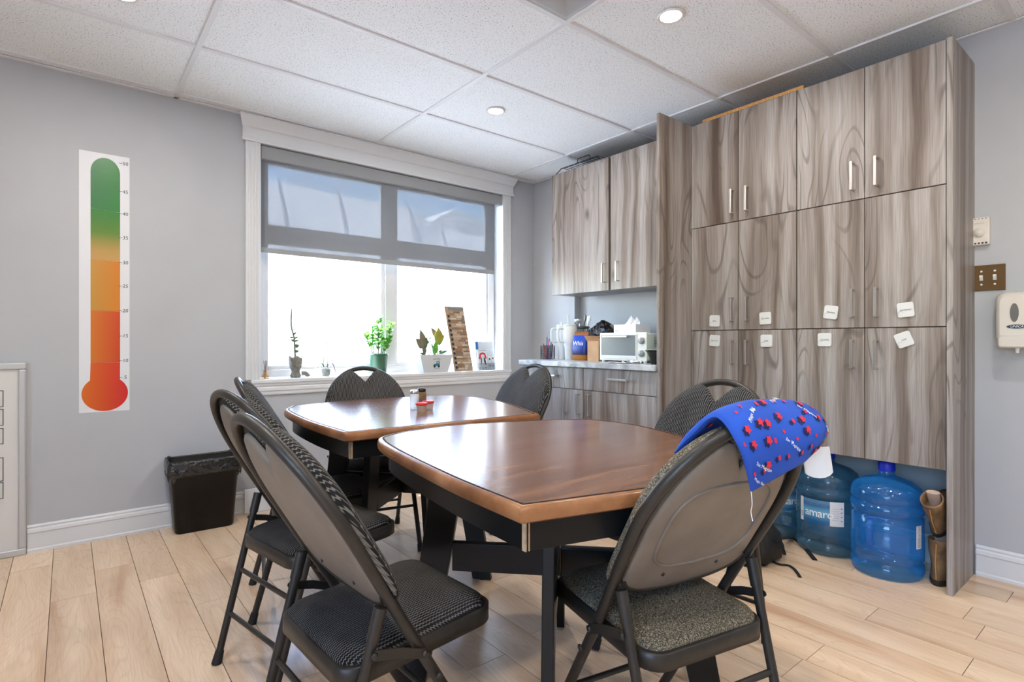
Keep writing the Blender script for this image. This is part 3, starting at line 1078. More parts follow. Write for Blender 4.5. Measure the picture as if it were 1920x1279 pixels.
ch = make_chair('folding_chair', 'fabric', 'black folding chair with ribbed seat, nearest the viewer on the left')
spots = [((.594, 1.215), 3.7, 'black folding chair with ribbed seat, nearest the viewer on the left'),
         ((.674, 1.872), 10.6, 'black folding chair directly behind the nearest left chair'),
         ((.837, 2.317), -13.9, 'black folding chair at the left of the far table, farthest of the left row'),
         ((1.241, 2.676), -103.8, 'padded folding chair facing the room with its back to the window'),
         ((1.996, 2.603), 183.0, 'padded folding chair at the far table beside the grey base cabinets'),
         ((1.618, 1.104), 182.6, 'padded folding chair in front of the tall cabinets, facing the near table')]
for k, ((x, y), deg, lab) in enumerate(spots):
    c = ch if k == 0 else copy_tree(ch)
    c.location = (x, y, 0)
    c.rotation_euler = (0, 0, math.radians(deg))
    c['label'] = lab
    if k < 2:
        c.scale = (1, .95, 1)
chG = make_chair('folding_chair', 'tweed', 'folding chair with olive tweed seat and the blue bag over its back')
chG.location = (1.131, .84, 0)
chG.rotation_euler = (0, 0, math.radians(77.6))
chG.scale = (1, .95, 1)

# ================================================================== TABLES
def offset_poly(poly, d):
    n = len(poly)
    out = []
    for i in range(n):
        a, b, c = Vector(poly[i - 1]), Vector(poly[i]), Vector(poly[(i + 1) % n])
        e1 = (b - a).normalized(); e2 = (c - b).normalized()
        n1 = Vector((-e1.y, e1.x)); n2 = Vector((-e2.y, e2.x))
        bis = n1 + n2
        bis = bis.normalized() if bis.length > 1e-6 else n1
        k = d / max(.5, bis.dot(n1))
        p = b + bis * k
        out.append((p.x, p.y))
    return out

def make_table(center, pts, leg0, zt, label, rs_=1.0):
    """pts: world outline, CLOCKWISE from the crisp near-left corner to the crisp near-right corner"""
    o = empty('dining_table', (center[0], center[1], 0), label=label, cat='table', group='two black based wooden tables')
    loc = [(p[0] - center[0], p[1] - center[1]) for p in pts]
    sm = [(v.x, v.y) for v in catmull([(p[0], p[1], 0) for p in loc], 8)]
    nl, nr = sm[0], sm[-1]
    edge = [(nr[0] + (nl[0] - nr[0]) * t, nr[1] + (nl[1] - nr[1]) * t) for t in np.linspace(0, 1, 12)[1:-1]]
    poly = (sm + edge)[::-1]             # CCW
    prof = [(.036, -.034), (.010, -.034), (.002, -.029), (0, -.020), (.0012, -.010), (.005, -.003), (.010, 0), (.017, 0)]
    rings = [[(p[0], p[1], zt + dz) for p in offset_poly(poly, d)] for d, dz in prof]
    eb = MB().loft(rings, cap0=False, cap1=False).build('edge_band', 'rim', o)
    es = eb.modifiers.new('split', 'EDGE_SPLIT')
    es.split_angle = math.radians(42)
    inn = [(p[0], p[1], zt + .0004) for p in offset_poly(poly, .0165)]
    inn2 = [(p[0], p[1], zt + .0004) for p in offset_poly(poly, .0225)]
    MB().loft([inn, inn2], cap0=False, cap1=False, smooth=False).build('inlay_line', 'inlay', o)
    vp = offset_poly(poly, .0205)
    cvx = (sum(p[0] for p in vp) / len(vp), sum(p[1] for p in vp) / len(vp))
    vt = MB()
    nvp = len(vp)
    vt.add([(p[0], p[1], zt - .020) for p in vp] + [(p[0], p[1], zt) for p in vp], [(i_, (i_ + 1) % nvp, nvp + (i_ + 1) % nvp, nvp + i_) for i_ in range(nvp)])
    vt.add([(p[0], p[1], zt) for p in vp] + [(cvx[0], cvx[1], zt)], [(i_, (i_ + 1) % nvp, nvp) for i_ in range(nvp)])
    vt.build('veneer_top', 'veneer', o)
    MB().prism(offset_poly(poly, .036), zt - .098, zt - .0205).build('apron', 'blackwood', o)
    # raw corner strip where the two aprons meet
    cn = offset_poly(poly, .036)
    idx = min(range(len(poly)), key=lambda q_: (poly[q_][0] - nl[0]) ** 2 + (poly[q_][1] - nl[1]) ** 2)
    cx, cy = cn[idx]
    MB().box(cx - .003, cx + .008, cy - .003, cy + .008, zt - .0975, zt - .035).build('corner_strip', 'rawwood', o)
    # crossed plank trestles
    for q_ in range(2):
        for sg in (0, 1):
            a = math.radians(leg0 + 90 * q_ + 180 * sg)
            u = Vector((math.cos(a), math.sin(a), 0)); w_ = Vector((-u.y, u.x, 0))
            def ring(r, z, wd=.048, th=.014):
                return [u * (r - wd) - w_ * th + Vector((0, 0, z)), u * (r + wd) - w_ * th + Vector((0, 0, z)), u * (r + wd) + w_ * th + Vector((0, 0, z)), u * (r - wd) + w_ * th + Vector((0, 0, z))]
            MB().loft([ring(.385 * rs_, 0.004, .042), ring(.318 * rs_, .40, .046), ring(.285 * rs_, zt - .099)], smooth=False).build('leg', 'blackwood', o, bevel=.003)
            MB().lathe([(.012, 0), (.012, .004)], 12, tuple(u * .385 * rs_)).build('foot_glide', 'black', o)
        a = math.radians(leg0 + 90 * q_)
        u = Vector((math.cos(a), math.sin(a), 0)); w_ = Vector((-u.y, u.x, 0))
        z0, z1 = (.365, .45)
        hw = .272 * rs_
        if q_ == 0:
            segs = [(-hw, hw)]
        else:
            segs = [(-hw, -.0141), (.0141, hw)]
        for (s0, s1) in segs:
            b = [u * s0 - w_ * .013, u * s1 - w_ * .013, u * s1 + w_ * .013, u * s0 + w_ * .013]
            MB().hexa([p + Vector((0, 0, z0)) for p in b], [p + Vector((0, 0, z1)) for p in b]).build('stretcher', 'blackwood', o, bevel=.003)
    return o
ZT = .745
make_table((1.120, 1.180), [(.652, .783), (.668, 1.063), (.714, 1.417), (.752, 1.594), (.80, 1.667), (.93, 1.712), (1.136, 1.718), (1.443, 1.617), (1.575, 1.545), (1.632, 1.46), (1.642, 1.28), (1.560, 1.0), (1.455, .79), (1.30, .607)],
           44, ZT, 'dark wooden table with orange edge in the foreground, nothing on it', 1.14)
make_table((1.182, 2.273), [(.724, 1.795), (.718, 2.15), (.747, 2.518), (.80, 2.66), (.90, 2.745), (1.285, 2.778), (1.60, 2.735), (1.72, 2.66), (1.765, 2.50), (1.752, 2.267), (1.668, 2.003), (1.564, 1.743)],
           40, ZT, 'dark wooden table by the window with shakers on it')

# shakers and cups on the far table
M['salt'] = m_mixtrans('shaker_glass', (.95, .97, .98), (.72, .74, .75), .55, .1)
M['pepper'] = mat('ground_pepper', (.22, .13, .06), .8, noise=.5, nscale=300)
M['redlid'] = mat('red_plastic_lid', (.62, .015, .012), .35)
M['cupbody'] = m_mixtrans('amber_cup', (.95, .9, .85), (.55, .42, .32), .65, .3)
def shaker(x, y, lab, body, capm):
    o = empty('shaker', (x, y, ZT), label=lab, cat='shaker')
    MB().lathe([(.019, 0), (.021, .004), (.021, .045), (.022, .052), (.022, .066), (.017, .074)], 20).build('body', body, o)
    MB().lathe([(.0185, .073), (.0195, .076), (.0195, .084), (.016, .090), (.0, .092)], 20).build('cap', capm, o)
shaker(1.214, 2.200, 'glass salt shaker with silver cap on the far table', 'salt', 'nickel')
shaker(1.286, 2.262, 'brown pepper shaker with dark cap on the far table', 'pepper', 'black')
for (x, y, lab) in ((1.200, 2.112, 'red-lidded seasoning cup on the far table, the nearer one'), (1.262, 2.160, 'red-lidded seasoning cup on the far table, the one farther right')):
    o = empty('seasoning_cup', (x, y, ZT), label=lab, cat='cup', group='red-lidded cups')
    MB().lathe([(.020, 0), (.024, .034)], 20).build('body', 'cupbody', o)
    MB().lathe([(.0245, .031), (.027, .033), (.027, .039), (.020, .042), (0, .042)], 20).build('lid', 'redlid', o)

# ================================================================== BLUE BAG
M['bluebag'] = mat('royal_blue_cotton', (.012, .075, .44), .8, noise=.15, nscale=8)
M['redprint'] = mat('red_print', (.62, .02, .045), .8)
M['navyprint'] = mat('navy_print', (.006, .006, .06), .8)
M['whiteprint'] = mat('white_print', (.85, .87, .9), .8)
bag = empty('heat_bag', (1.131, .84, 0), math.radians(77.6), label='blue printed fabric heat bag draped over the back of the tweed chair', cat='bag')
CT = [[(-.20, .12, .825), (-.245, .12, .868), (-.303, .112, .912), (-.338, .088, .852), (-.330, .048, .767)],
      [(-.20, .035, .82), (-.25, .035, .885), (-.312, .03, .926), (-.358, .02, .872), (-.352, -.008, .797)],
      [(-.21, -.07, .83), (-.255, -.07, .890), (-.318, -.075, .924), (-.365, -.072, .878), (-.353, -.070, .818)],
      [(-.23, -.145, .84), (-.265, -.15, .880), (-.318, -.148, .905), (-.350, -.140, .872), (-.340, -.118, .846)]]
rows = [catmull(r, 6) for r in CT]
nc = len(rows[0])
BG = [catmull([rows[i][j] for i in range(4)], 10) for j in range(nc)]      # [cross][along]
na = len(BG[0])
def bag_pt(a, c, off=0.0):
    """a 0..1 along (left to right), c 0..1 across (front to back)"""
    fa, fc = min(max(a, 0), .9999) * (na - 1), min(max(c, 0), .9999) * (nc - 1)
    i, j = int(fa), int(fc)
    ta, tc_ = fa - i, fc - j
    p00, p10, p01, p11 = BG[j][i], BG[j][i + 1], BG[j + 1][i], BG[j + 1][i + 1]
    p = (p00 * (1 - ta) + p10 * ta) * (1 - tc_) + (p01 * (1 - ta) + p11 * ta) * tc_
    du = (p10 - p00) * (1 - tc_) + (p11 - p01) * tc_
    dv = (p01 - p00) * (1 - ta) + (p11 - p10) * ta
    nn = du.cross(dv)
    nn = nn.normalized()
    if nn.dot(Vector((-.3, 0, 1))) < 0 and nn.dot(p - Vector((-.28, p.y, .82))) < 0:
        nn = -nn
    if nn.dot(p - Vector((-.28, p.y, .80))) < 0:
        nn = -nn
    puff = .013 * (max(0, 1 - abs(2 * a - 1) ** 4) * max(0, 1 - abs(2 * c - 1) ** 4)) ** .5 + .0035 * math.sin(9 * a + 5 * c) * math.sin(7 * c)* (1 - abs(2 * c - 1) ** 3)
    return p + nn * (puff * (1 if off >= 0 else -.35) + off)
NA, NC = 44, 34
top = [[bag_pt(i / NA, j / NC, 0) for j in range(NC + 1)] for i in range(NA + 1)]
bot = [[bag_pt(i / NA, j / NC, -.0015) for j in range(NC + 1)] for i in range(NA + 1)]
mb = MB()
mb.grid(top, flip=False); mb.grid(bot, flip=True)
ed = lambda G: [G[i][0] for i in range(NA + 1)] + [G[NA][j] for j in range(1, NC + 1)] + [G[i][NC] for i in range(NA - 1, -1, -1)] + [G[0][j] for j in range(NC - 1, 0, -1)]
mb.loft([ed(bot), ed(top)], cap0=False, cap1=False)
mb.build('cloth', 'bluebag', bag)
LA, LC = .29, .26        # approximate sizes along / across
pr = MB()
rng = random.Random(11)
cells = []
for i in range(11):
    for j in range(10):
        cells.append(((i + .5 + rng.uniform(-.3, .3)) / 11, (j + .5 + rng.uniform(-.3, .3)) / 10))
for k, (a, c) in enumerate(cells):
    if k % 5 == 4:
        continue
    big = rng.random() < .45
    R0 = .0062 if big else .0038
    for mi, (da, dc), sc, off in ((1, (-.012, .004), 1.0, .0018), (0, (0, 0), .85, .0024)):
        if mi == 1 and not big and k % 2:
            continue
        ph = rng.uniform(0, 6)
        vs2 = [(0, 0)] + [(R0 * sc * (1 + .28 * math.cos(5 * t + ph)) * math.cos(t), R0 * sc * (1 + .28 * math.cos(5 * t + ph)) * math.sin(t)) for t in np.linspace(0, 2 * PI, 20, endpoint=False)]
        fs2 = [(0, 1 + q_, 1 + (q_ + 1) % 20) for q_ in range(20)]
        a0, c0 = a + da * 2, c + dc * 2
        if .05 < a0 < .95 and .05 < c0 < .95:
            pr.map2d(vs2, fs2, lambda p, q_: bag_pt(a0 + p / LA, c0 + q_ / LC, off), mi)
            if c0 < .42:
                pr.map2d(vs2, fs2, lambda p, q_: bag_pt(a0 + p / LA, c0 + q_ / LC, -off - .0015), mi)
for (a, c, ang, s) in ((.22, .60, .6, 'Magic Bag'), (.16, .86, -.5, 'Sac Magique'), (.44, .80, -.6, 'Sac Magique'), (.68, .62, -.7, 'Sac Magique'), (.10, .93, -.6, 'Magic Bag'), (.5, .52, .4, 'Magic Bag'), (.85, .75, -.6, 'Magic Bag')):
    v, f = text2d(s, .0075, .2)
    def fn(p, q_, a=a, c=c, ang=ang):
        x_, y_ = rot2((p, q_), ang)
        return bag_pt(a + x_ / LA, c - y_ / LC, .0030)
    pr.map2d(v, f, fn, 2)
pr.build('printed_pattern', ['redprint', 'navyprint', 'whiteprint'], bag)['kind'] = 'stuff'
MB().tube(catmull([(-.331, .049, .768), (-.334, .050, .745), (-.328, .046, .728), (-.333, .047, .712)], 5), .0008, 5).build('loose_thread', 'whiteprint', bag)
# white lining flap hanging at the right
g1 = []
for i in range(7):
    t = i / 6
    row = []
    for j in range(6):
        s = j / 5
        row.append(Vector((-.340 - .008 * s + .004 * math.sin(6 * t), -.085 - .085 * t, .842 - .005 * t - (.050 + .012 * math.sin(3 * t)) * s)))
    g1.append(row)
mb = MB().grid(g1, flip=False)
mb.grid([[p + Vector((.0015, 0, 0)) for p in r] for r in g1], flip=True)
mb.build('white_lining', 'paper', bag)

# ================================================================== THERMOMETER POSTER, BOARD, BIN
ps = empty('thermometer_poster', (.155, YF, .678), label='tall paper thermometer chart from red to green taped on the wall', cat='poster')
MB().box(.045, .262, YF - .0012, YF - .0002, .678, 2.055).build('paper_backing', 'paper', ps, world=True)
def section(name, poly, m_):
    n = len(poly)
    MB().add([(p[0], YF - .0018, p[1]) for p in poly], [tuple(range(n))]).build(name, m_, ps, world=True)
sx0, sx1 = .093, .220
ox = .155
def gm(nm, stops, axis, lo, hi):
    return m_gradient(nm, stops, axis, lo, hi)
arc = [(ox + .0015 + .0635 * math.cos(a), 1.955 + .078 * math.sin(a)) for a in np.linspace(0, PI, 16)]
section('green_section', [(sx0, 1.757), (sx1, 1.750)] + arc, gm('green_print', [(0, srgb(6, 120, 50)), (1, srgb(0, 128, 32))], 0, -.06, .06))
section('green_to_tan_section', [(sx0, 1.490), (sx1, 1.484), (sx1, 1.7495), (sx0, 1.7565)], gm('green_tan_print', [(0, srgb(214, 166, 92)), (.2, srgb(200, 160, 80)), (.55, srgb(95, 140, 25)), (1, srgb(0, 130, 15))], 2, 1.487 - .678, 1.753 - .678))
section('orange_section', [(sx0, 1.218), (sx1, 1.214), (sx1, 1.4835), (sx0, 1.4895)], gm('orange_print', [(0, srgb(214, 158, 62)), (1, srgb(232, 138, 20))], 0, -.06, .06))
section('deep_orange_section', [(sx0, .942), (sx1, .940), (sx1, 1.2135), (sx0, 1.2175)], gm('deep_orange_print', [(0, srgb(232, 128, 28)), (1, srgb(226, 76, 24))], 0, -.06, .06))
bulb = [(ox + .100 * math.cos(a), .775 + .094 * math.sin(a)) for a in np.linspace(math.radians(130), math.radians(410), 40)]
section('red_bulb_section', [(sx0, .9415), ] + bulb + [(sx1, .9395)], gm('red_print', [(0, srgb(238, 118, 22)), (.5, srgb(234, 84, 26)), (1, srgb(230, 32, 44))], 0, -.1, .1))
nm = MB()
for s, z in (('50', 2.018), ('45', 1.865), ('40', 1.745), ('35', 1.615), ('30', 1.480), ('25', 1.353), ('20', 1.219), ('15', 1.082), ('10', .948), ('5', .857)):
    v, f = text2d(s, .026, .1)
    nm.map2d(v, f, lambda p, q_: (.243 + p, YF - .0022, z + q_))
    nm.box(.214, .230, YF - .0024, YF - .002, z - .001, z + .001)
nm.build('scale_numbers', 'ink', ps, world=True)

wb = empty('framed_board', (-.6, YF - .02, 0), label='white framed notice board standing on the floor at the left edge', cat='board')
MB().box(-1.05, -.19, YF - .024, YF - .008, .035, .915).build('board_panel', mat('cream_board', (.66, .64, .61), .5), wb, world=True)
fbm = MB()
for (a, b, c, d) in ((-1.08, -.16, .915, .948), (-1.08, -.16, 0, .035)):
    fbm.box(a, b, YF - .036, YF - .001, c, d)
fbm.box(-.19, -.16, YF - .036, YF - .001, .035, .915)
fbm.box(-1.08, -1.05, YF - .036, YF - .001, .035, .915)
fbm.build('frame', 'alum', wb, world=True, bevel=.006)
for (z0, z1) in ((.735, .815), (.645, .725), (.555, .632), (.375, .49), (.29, .37)):
    k = MB()
    t = .003
    k.box(-.45, -.243, YF - .0256, YF - .024, z1 - t, z1); k.box(-.45, -.243, YF - .0256, YF - .024, z0, z0 + t)
    k.box(-.243 - t, -.243, YF - .0256, YF - .024, z0, z1); k.box(-.45, -.45 + t, YF - .0256, YF - .024, z0, z1)
    k.build('label_outline', 'ink', wb, world=True)

tb = empty('wastebasket', (.60, 3.535, 0), math.radians(-2), label='black plastic wastebasket with bin liner against the wall', cat='bin')
def bring(hx, hy, r, z): return [(p[0], p[1], z) for p in rrect(hx, hy, r, 5)]
MB().loft([bring(.140, .075, .03, 0), bring(.145, .080, .03, .01), bring(.172, .102, .035, .375), bring(.178, .106, .036, .378), bring(.178, .106, .036, .392), bring(.168, .098, .033, .392), bring(.140, .078, .03, .02)], cap1=True).build('bin_body', 'bin', tb)
rg = []
rr = random.Random(4)
for (hx, hy, r, z, am) in ((.166, .096, .033, .30, 0), (.170, .100, .033, .396, .002), (.180, .108, .036, .400, .002), (.183, .111, .037, .385, .003), (.184, .112, .036, .350, .006), (.182, .111, .036, .320, .009), (.177, .107, .036, .305, .010)):
    ring = []
    for k, p in enumerate(rrect(hx, hy, r, 9)):
        w_ = 1 + am * 4 * math.sin(k * 2.3 + z * 40) / 4
        ring.append((p[0] * w_, p[1] * w_, z + am * 2.0 * math.sin(k * 1.1)))
    rg.append(ring)
MB().loft(rg, cap0=False, cap1=False).build('bin_liner', 'binbag', tb)

# ================================================================== RIGHT WALL ITEMS
M['cream'] = mat('cream_plastic', (.66, .61, .55), .4)
M['brass'] = mat('aged_brass_plate', (.11, .055, .014), .4, .5)
th = empty('thermostat', (XR, .598, 1.54), label='small cream wall thermostat with round dial beside the cabinet', cat='thermostat')
MB().box(XR - .028, XR - .001, .562, .634, 1.484, 1.608).build('housing', 'cream', th, world=True, bevel=.004)
MB().lathe([(.021, 0), (.020, -.006), (0, -.007)][::-1], 24, (XR - .028, .598, 1.540), axis='x').build('dial', 'cream', th, world=True)
k = MB()
for q_ in range(5):
    k.box(XR - .0288, XR - .02, .570 + q_ * .0125, .577 + q_ * .0125, 1.489, 1.496)
    k.box(XR - .0288, XR - .02, .572 + q_ * .0125, .576 + q_ * .0125, 1.600, 1.603)
k.build('vent_slots', 'ink', th, world=True)
v, f = text2d('HONEYWELL', .0065)
MB().map2d(v, f, lambda p, q_: (XR - .0284, .598 - p, 1.581 + q_)).build('lettering', 'greyink', th, world=True)

sp = empty('switch_plate', (XR, .571, 1.337), label='brass double light switch plate below the thermostat', cat='switch')
MB().box(XR - .006, XR - .0005, .512, .630, 1.280, 1.395).build('plate', 'brass', sp, world=True, bevel=.002)
for yy in (.594, .548):
    MB().hexa([(XR - .006, yy - .006, 1.326), (XR - .006, yy + .006, 1.326), (XR - .016, yy + .005, 1.340), (XR - .016, yy - .005, 1.340)],
              [(XR - .006, yy - .006, 1.350), (XR - .006, yy + .006, 1.350), (XR - .016, yy + .005, 1.350), (XR - .016, yy - .005, 1.350)]).build('toggle', 'white', sp, world=True)
    for zz in (1.308, 1.367):
        MB().lathe([(0, -.002), (.004, -.0015), (.0045, 0)], 12, (XR - .006, yy, zz), axis='x').build('screw', 'white', sp, world=True)

so = empty('soap_dispenser', (XR, .46, 1.02), label='cream wall soap dispenser with oval window at the right edge', cat='dispenser')
def dring(x, hy, hz, r, cz): return [(x, .462 + p[0], cz + p[1]) for p in rrect(hy, hz, r, 6)]
MB().loft([dring(XR - .001, .076, .118, .03, 1.150), dring(XR - .06, .074, .115, .032, 1.150), dring(XR - .088, .066, .106, .034, 1.152), dring(XR - .094, .055, .095, .03, 1.152)]).build('housing', 'cream', so, world=True)
MB().loft([dring(XR - .07, .062, .028, .012, 1.052), dring(XR - .112, .060, .026, .012, 1.052), dring(XR - .118, .054, .020, .010, 1.052)]).build('push_bar', 'cream', so, world=True)
MB().lathe([(.006, -.022), (.008, 0)], 12, (XR - .085, .462, 1.026)).build('nozzle', 'white', so, world=True)
ov = [(.0145 * math.cos(a), .040 * math.sin(a)) for a in np.linspace(0, 2 * PI, 28, endpoint=False)]
MB().loft([[(XR - .093, .470 + p[0], 1.175 + p[1]) for p in ov], [(XR - .0962, .470 + p[0] * .95, 1.175 + p[1] * .97) for p in ov]]).build('level_window', mat('smoked_window', (.16, .16, .15), .15), so, world=True)
ov2 = [(.033 * math.cos(a), .0085 * math.sin(a)) for a in np.linspace(0, 2 * PI, 28, endpoint=False)]
lg = MB().loft([[(XR - .093, .462 + p[0], 1.116 + p[1]) for p in ov2], [(XR - .0962, .462 + p[0], 1.116 + p[1]) for p in ov2]]).build('logo_oval', mat('navy_logo', (.010, .03, .06), .4), so, world=True)
v, f = text2d('UNICA', .0135, .2)
MB().map2d(v, f, lambda p, q_: (XR - .0966, .462 - p, 1.116 + q_)).build('lettering', 'whiteprint', lg, world=True)

# ================================================================== WATER BOTTLES, BOOTS, BACKPACK
def m_bottle(name, col, tcol, fac):
    m, nt, b = newmat(name)
    g = NG(nt)
    out = nt.nodes['Material Output']
    tr = g.n('ShaderNodeBsdfTransparent'); tr.inputs[0].default_value = (*tcol, 1)
    df = g.n('ShaderNodeBsdfDiffuse'); df.inputs[0].default_value = (*col, 1)
    gl = g.n('ShaderNodeBsdfGlossy'); gl.inputs['Roughness'].default_value = .07
    lw = g.n('ShaderNodeLayerWeight'); lw.inputs['Blend'].default_value = .5
    m1 = g.n('ShaderNodeMixShader')
    nt.links.new(g.m('ADD', g.m('MULTIPLY', g.m('POWER', lw.outputs['Facing'], 2.0), .45), fac), m1.inputs[0])
    nt.links.new(tr.outputs[0], m1.inputs[1]); nt.links.new(df.outputs[0], m1.inputs[2])
    m2 = g.n('ShaderNodeMixShader')
    nt.links.new(g.m('ADD', g.m('MULTIPLY', g.m('POWER', lw.outputs['Facing'], 4.0), .4), .05), m2.inputs[0])
    nt.links.new(m1.outputs[0], m2.inputs[1]); nt.links.new(gl.outputs[0], m2.inputs[2])
    nt.links.new(m2.outputs[0], out.inputs['Surface'])
    return m
M['bot1'] = m_bottle('blue_bottle_plastic', (.03, .30, .78), (.52, .78, 1.0), .17)
M['bot2'] = m_bottle('grey_blue_bottle_plastic', (.08, .26, .42), (.60, .78, .90), .17)
M['cap'] = mat('blue_cap', (.012, .03, .55), .4)
M['labelblue'] = m_gradient('water_label_print', [(0, srgb(40, 110, 165)), (.35, srgb(120, 190, 225)), (.6, srgb(28, 110, 175)), (1, srgb(150, 205, 235))], 2, .17, .30)
PROF = [(.118, 0), (.134, .006), (.141, .025), (.141, .055), (.131, .064), (.131, .072), (.141, .082), (.141, .150), (.139, .20), (.139, .262), (.130, .269), (.130, .277), (.142, .286), (.143, .318), (.131, .326), (.131, .332), (.142, .342), (.141, .366), (.130, .394), (.104, .414), (.066, .428), (.040, .436), (.031, .446), (.029, .462), (.029, .492)]
def bottle(x, y, m_, lab):
    o = empty('water_bottle', (x, y, 0), label=lab, cat='bottle', group='large blue water bottles on the floor')
    MB().lathe(PROF, 48).build('bottle_body', m_, o)
    MB().lathe([(.033, .462), (.034, .465), (.033, .500), (.030, .503), (0, .503)], 28).build('cap', 'cap', o)
    return o
def cyl(R, a0, z0):
    return lambda p, q_: (R * math.cos(a0 + p / R), R * math.sin(a0 + p / R), z0 + q_)
def patch(R, a0, wid, z0, z1, n=14):
    G = []
    for i in range(n + 1):
        a = a0 + (-.5 + i / n) * wid / R
        G.append([(R * math.cos(a), R * math.sin(a), z0), (R * math.cos(a), R * math.sin(a), z1)])
    return G
def bottle_label(o, a0, tilt=0):
    lb = MB().grid(patch(.1425, a0, .205, .158, .272)).build('paper_label', 'labelblue', o)
    MB().grid(patch(.1428, a0 + .50, .062, .156, .274)).build('white_panel', 'paper', lb)
    MB().grid(patch(.1428, a0 - .68, .020, .156, .274)).build('white_panel', 'paper', lb)
    v, f = text2d('amaro', .056, 0, .92)
    MB().map2d(v, f, cyl(.1431, a0 - .06, .208)).build('lettering', 'whiteprint', lb)
    k = MB()
    for q_ in range(6):
        k.grid(patch(.1431, a0 + .46, .030, .185 + q_ * .011, .1862 + q_ * .011, 3))
    for (zz) in (.18, .20, .22, .24):
        k.grid(patch(.1431, a0 + .64, .007, zz, zz + .006, 2))
    for q_ in range(5):
        k.grid(patch(.1431, a0 - .67, .016, .175 + q_ * .006, .178 + q_ * .006, 2))
    for s, zz in (('EAU DE SOURCE NATURELLE', .259), ('NATURAL SPRING WATER', .249)):
        v, f = text2d(s, .0085)
        k.map2d(v, f, cyl(.1431, a0 - .15, zz))
    k.build('fine_print', 'greyink', lb)['kind'] = 'stuff'
b1 = bottle(2.925, .880, 'bot1', 'bright blue water bottle with moulded handle, nearest the boots')
b2 = bottle(3.005, 1.163, 'bot2', 'dark blue water bottle with printed label, the middle one of three')
b3 = bottle(3.050, 1.452, 'bot2', 'dark blue water bottle partly hidden behind the tweed chair and backpack')
a2c = lambda x, y: math.atan2(-y, -x)
bottle_label(b2, a2c(3.005, 1.163) - .22)
bottle_label(b3, a2c(3.050, 1.452) + .50)
# handle of the first bottle
ah = a2c(2.925, .880)
hb = Vector((math.cos(ah - .45), math.sin(ah - .45), 0))
MB().tube([hb * .128 + Vector((0, 0, .145)), hb * .150 + Vector((0, 0, .165)), hb * .150 + Vector((0, 0, .235)), hb * .128 + Vector((0, 0, .258))], .013, 10).build('moulded_handle', 'bot1', b1)
k = MB()
for (z_, w_) in ((.262, .10), (.118, .12)):
    k.tube([cyl(.1425, ah - .22, z_)(p, .012 * math.sin(PI * (p / w_ + .5))) for p in np.linspace(-w_ / 2, w_ / 2, 10)], .004, 6)
k.build('recess_rim', 'bot1', b1)
lb = MB().grid(patch(.1428, ah + .95, .032, .150, .250, 4)).build('paper_label', 'paper', b1)
k = MB()
for q_ in range(9):
    k.grid(patch(.1431, ah + .95, .020, .156 + q_ * .005, .1585 + q_ * .005, 3))
v, f = text2d('VELA', .022)
k.map2d([(b_, -a_) for a_, b_ in v], f, cyl(.1431, ah + .95, .225))
k.build('barcode', 'greyink', lb)

M['bootlea'] = mat('worn_brown_leather', (.20, .115, .055), .55, noise=.55, nscale=14, bump=.3)
M['bootsole'] = mat('dark_boot_sole', (.018, .014, .010), .6)
M['bootin'] = mat('boot_lining', (.45, .32, .25), .9)
def boot(lab, group):
    o = empty('work_boot', label=lab, cat='boot', group=group)
    def oval(cx, cz, lx, ly, n=20, tip=0):
        out = []
        for i_ in range(n):
            a = 2 * PI * i_ / n
            out.append(Vector((cx + lx * math.cos(a) * (1 + tip * max(0, math.cos(a))), ly * math.sin(a), cz)))
        return out
    MB().loft([oval(.045, 0, .135, .047), oval(.045, .006, .14, .05), oval(.045, .026, .14, .05)]).build('sole', 'bootsole', o)
    MB().loft([oval(.045, .026, .135, .047), oval(.044, .05, .132, .046), oval(.028, .085, .112, .043), oval(-.01, .115, .075, .042), oval(-.035, .145, .052, .043), oval(-.038, .20, .053, .046), oval(-.036, .205, .055, .047), oval(-.037, .204, .048, .040), oval(-.035, .15, .045, .036)], cap1=True).build('upper', 'bootlea', o)
    MB().loft([oval(-.012, .150, .018, .026), oval(-.005, .215, .012, .028)]).build('tongue', 'bootin', o)
    k_ = MB()
    for q_ in range(4):
        t = q_ / 3
        x_ = .055 - .062 * t; z_ = .105 + .055 * t
        k_.tube([(x_, -.030, z_ - .012), (x_ + .006, 0, z_ + .004), (x_, .030, z_ - .012)], .0025, 5)
    k_.build('laces', mat('tan_laces', (.42, .22, .07), .8), o)
    k_ = MB().tube([(-.09, 0, .03), (-.088, .004, .10), (-.090, 0, .19)], .0025, 5)
    k_.build('heel_seam', mat('tan_seam', (.55, .28, .06), .8), o)
    return o
bt = boot('worn tan work boot standing upright behind the end panel', 'pair of work boots')
bt.location = (2.985, .690, 0); bt.scale = (.9, .88, .95)
bt2 = copy_tree(bt)
bt2['label'] = 'worn brown work boot tipped over on top of the standing boot'
bt2.location = (2.985, .690, .255); bt2.rotation_euler = (0, math.radians(-38), 0)

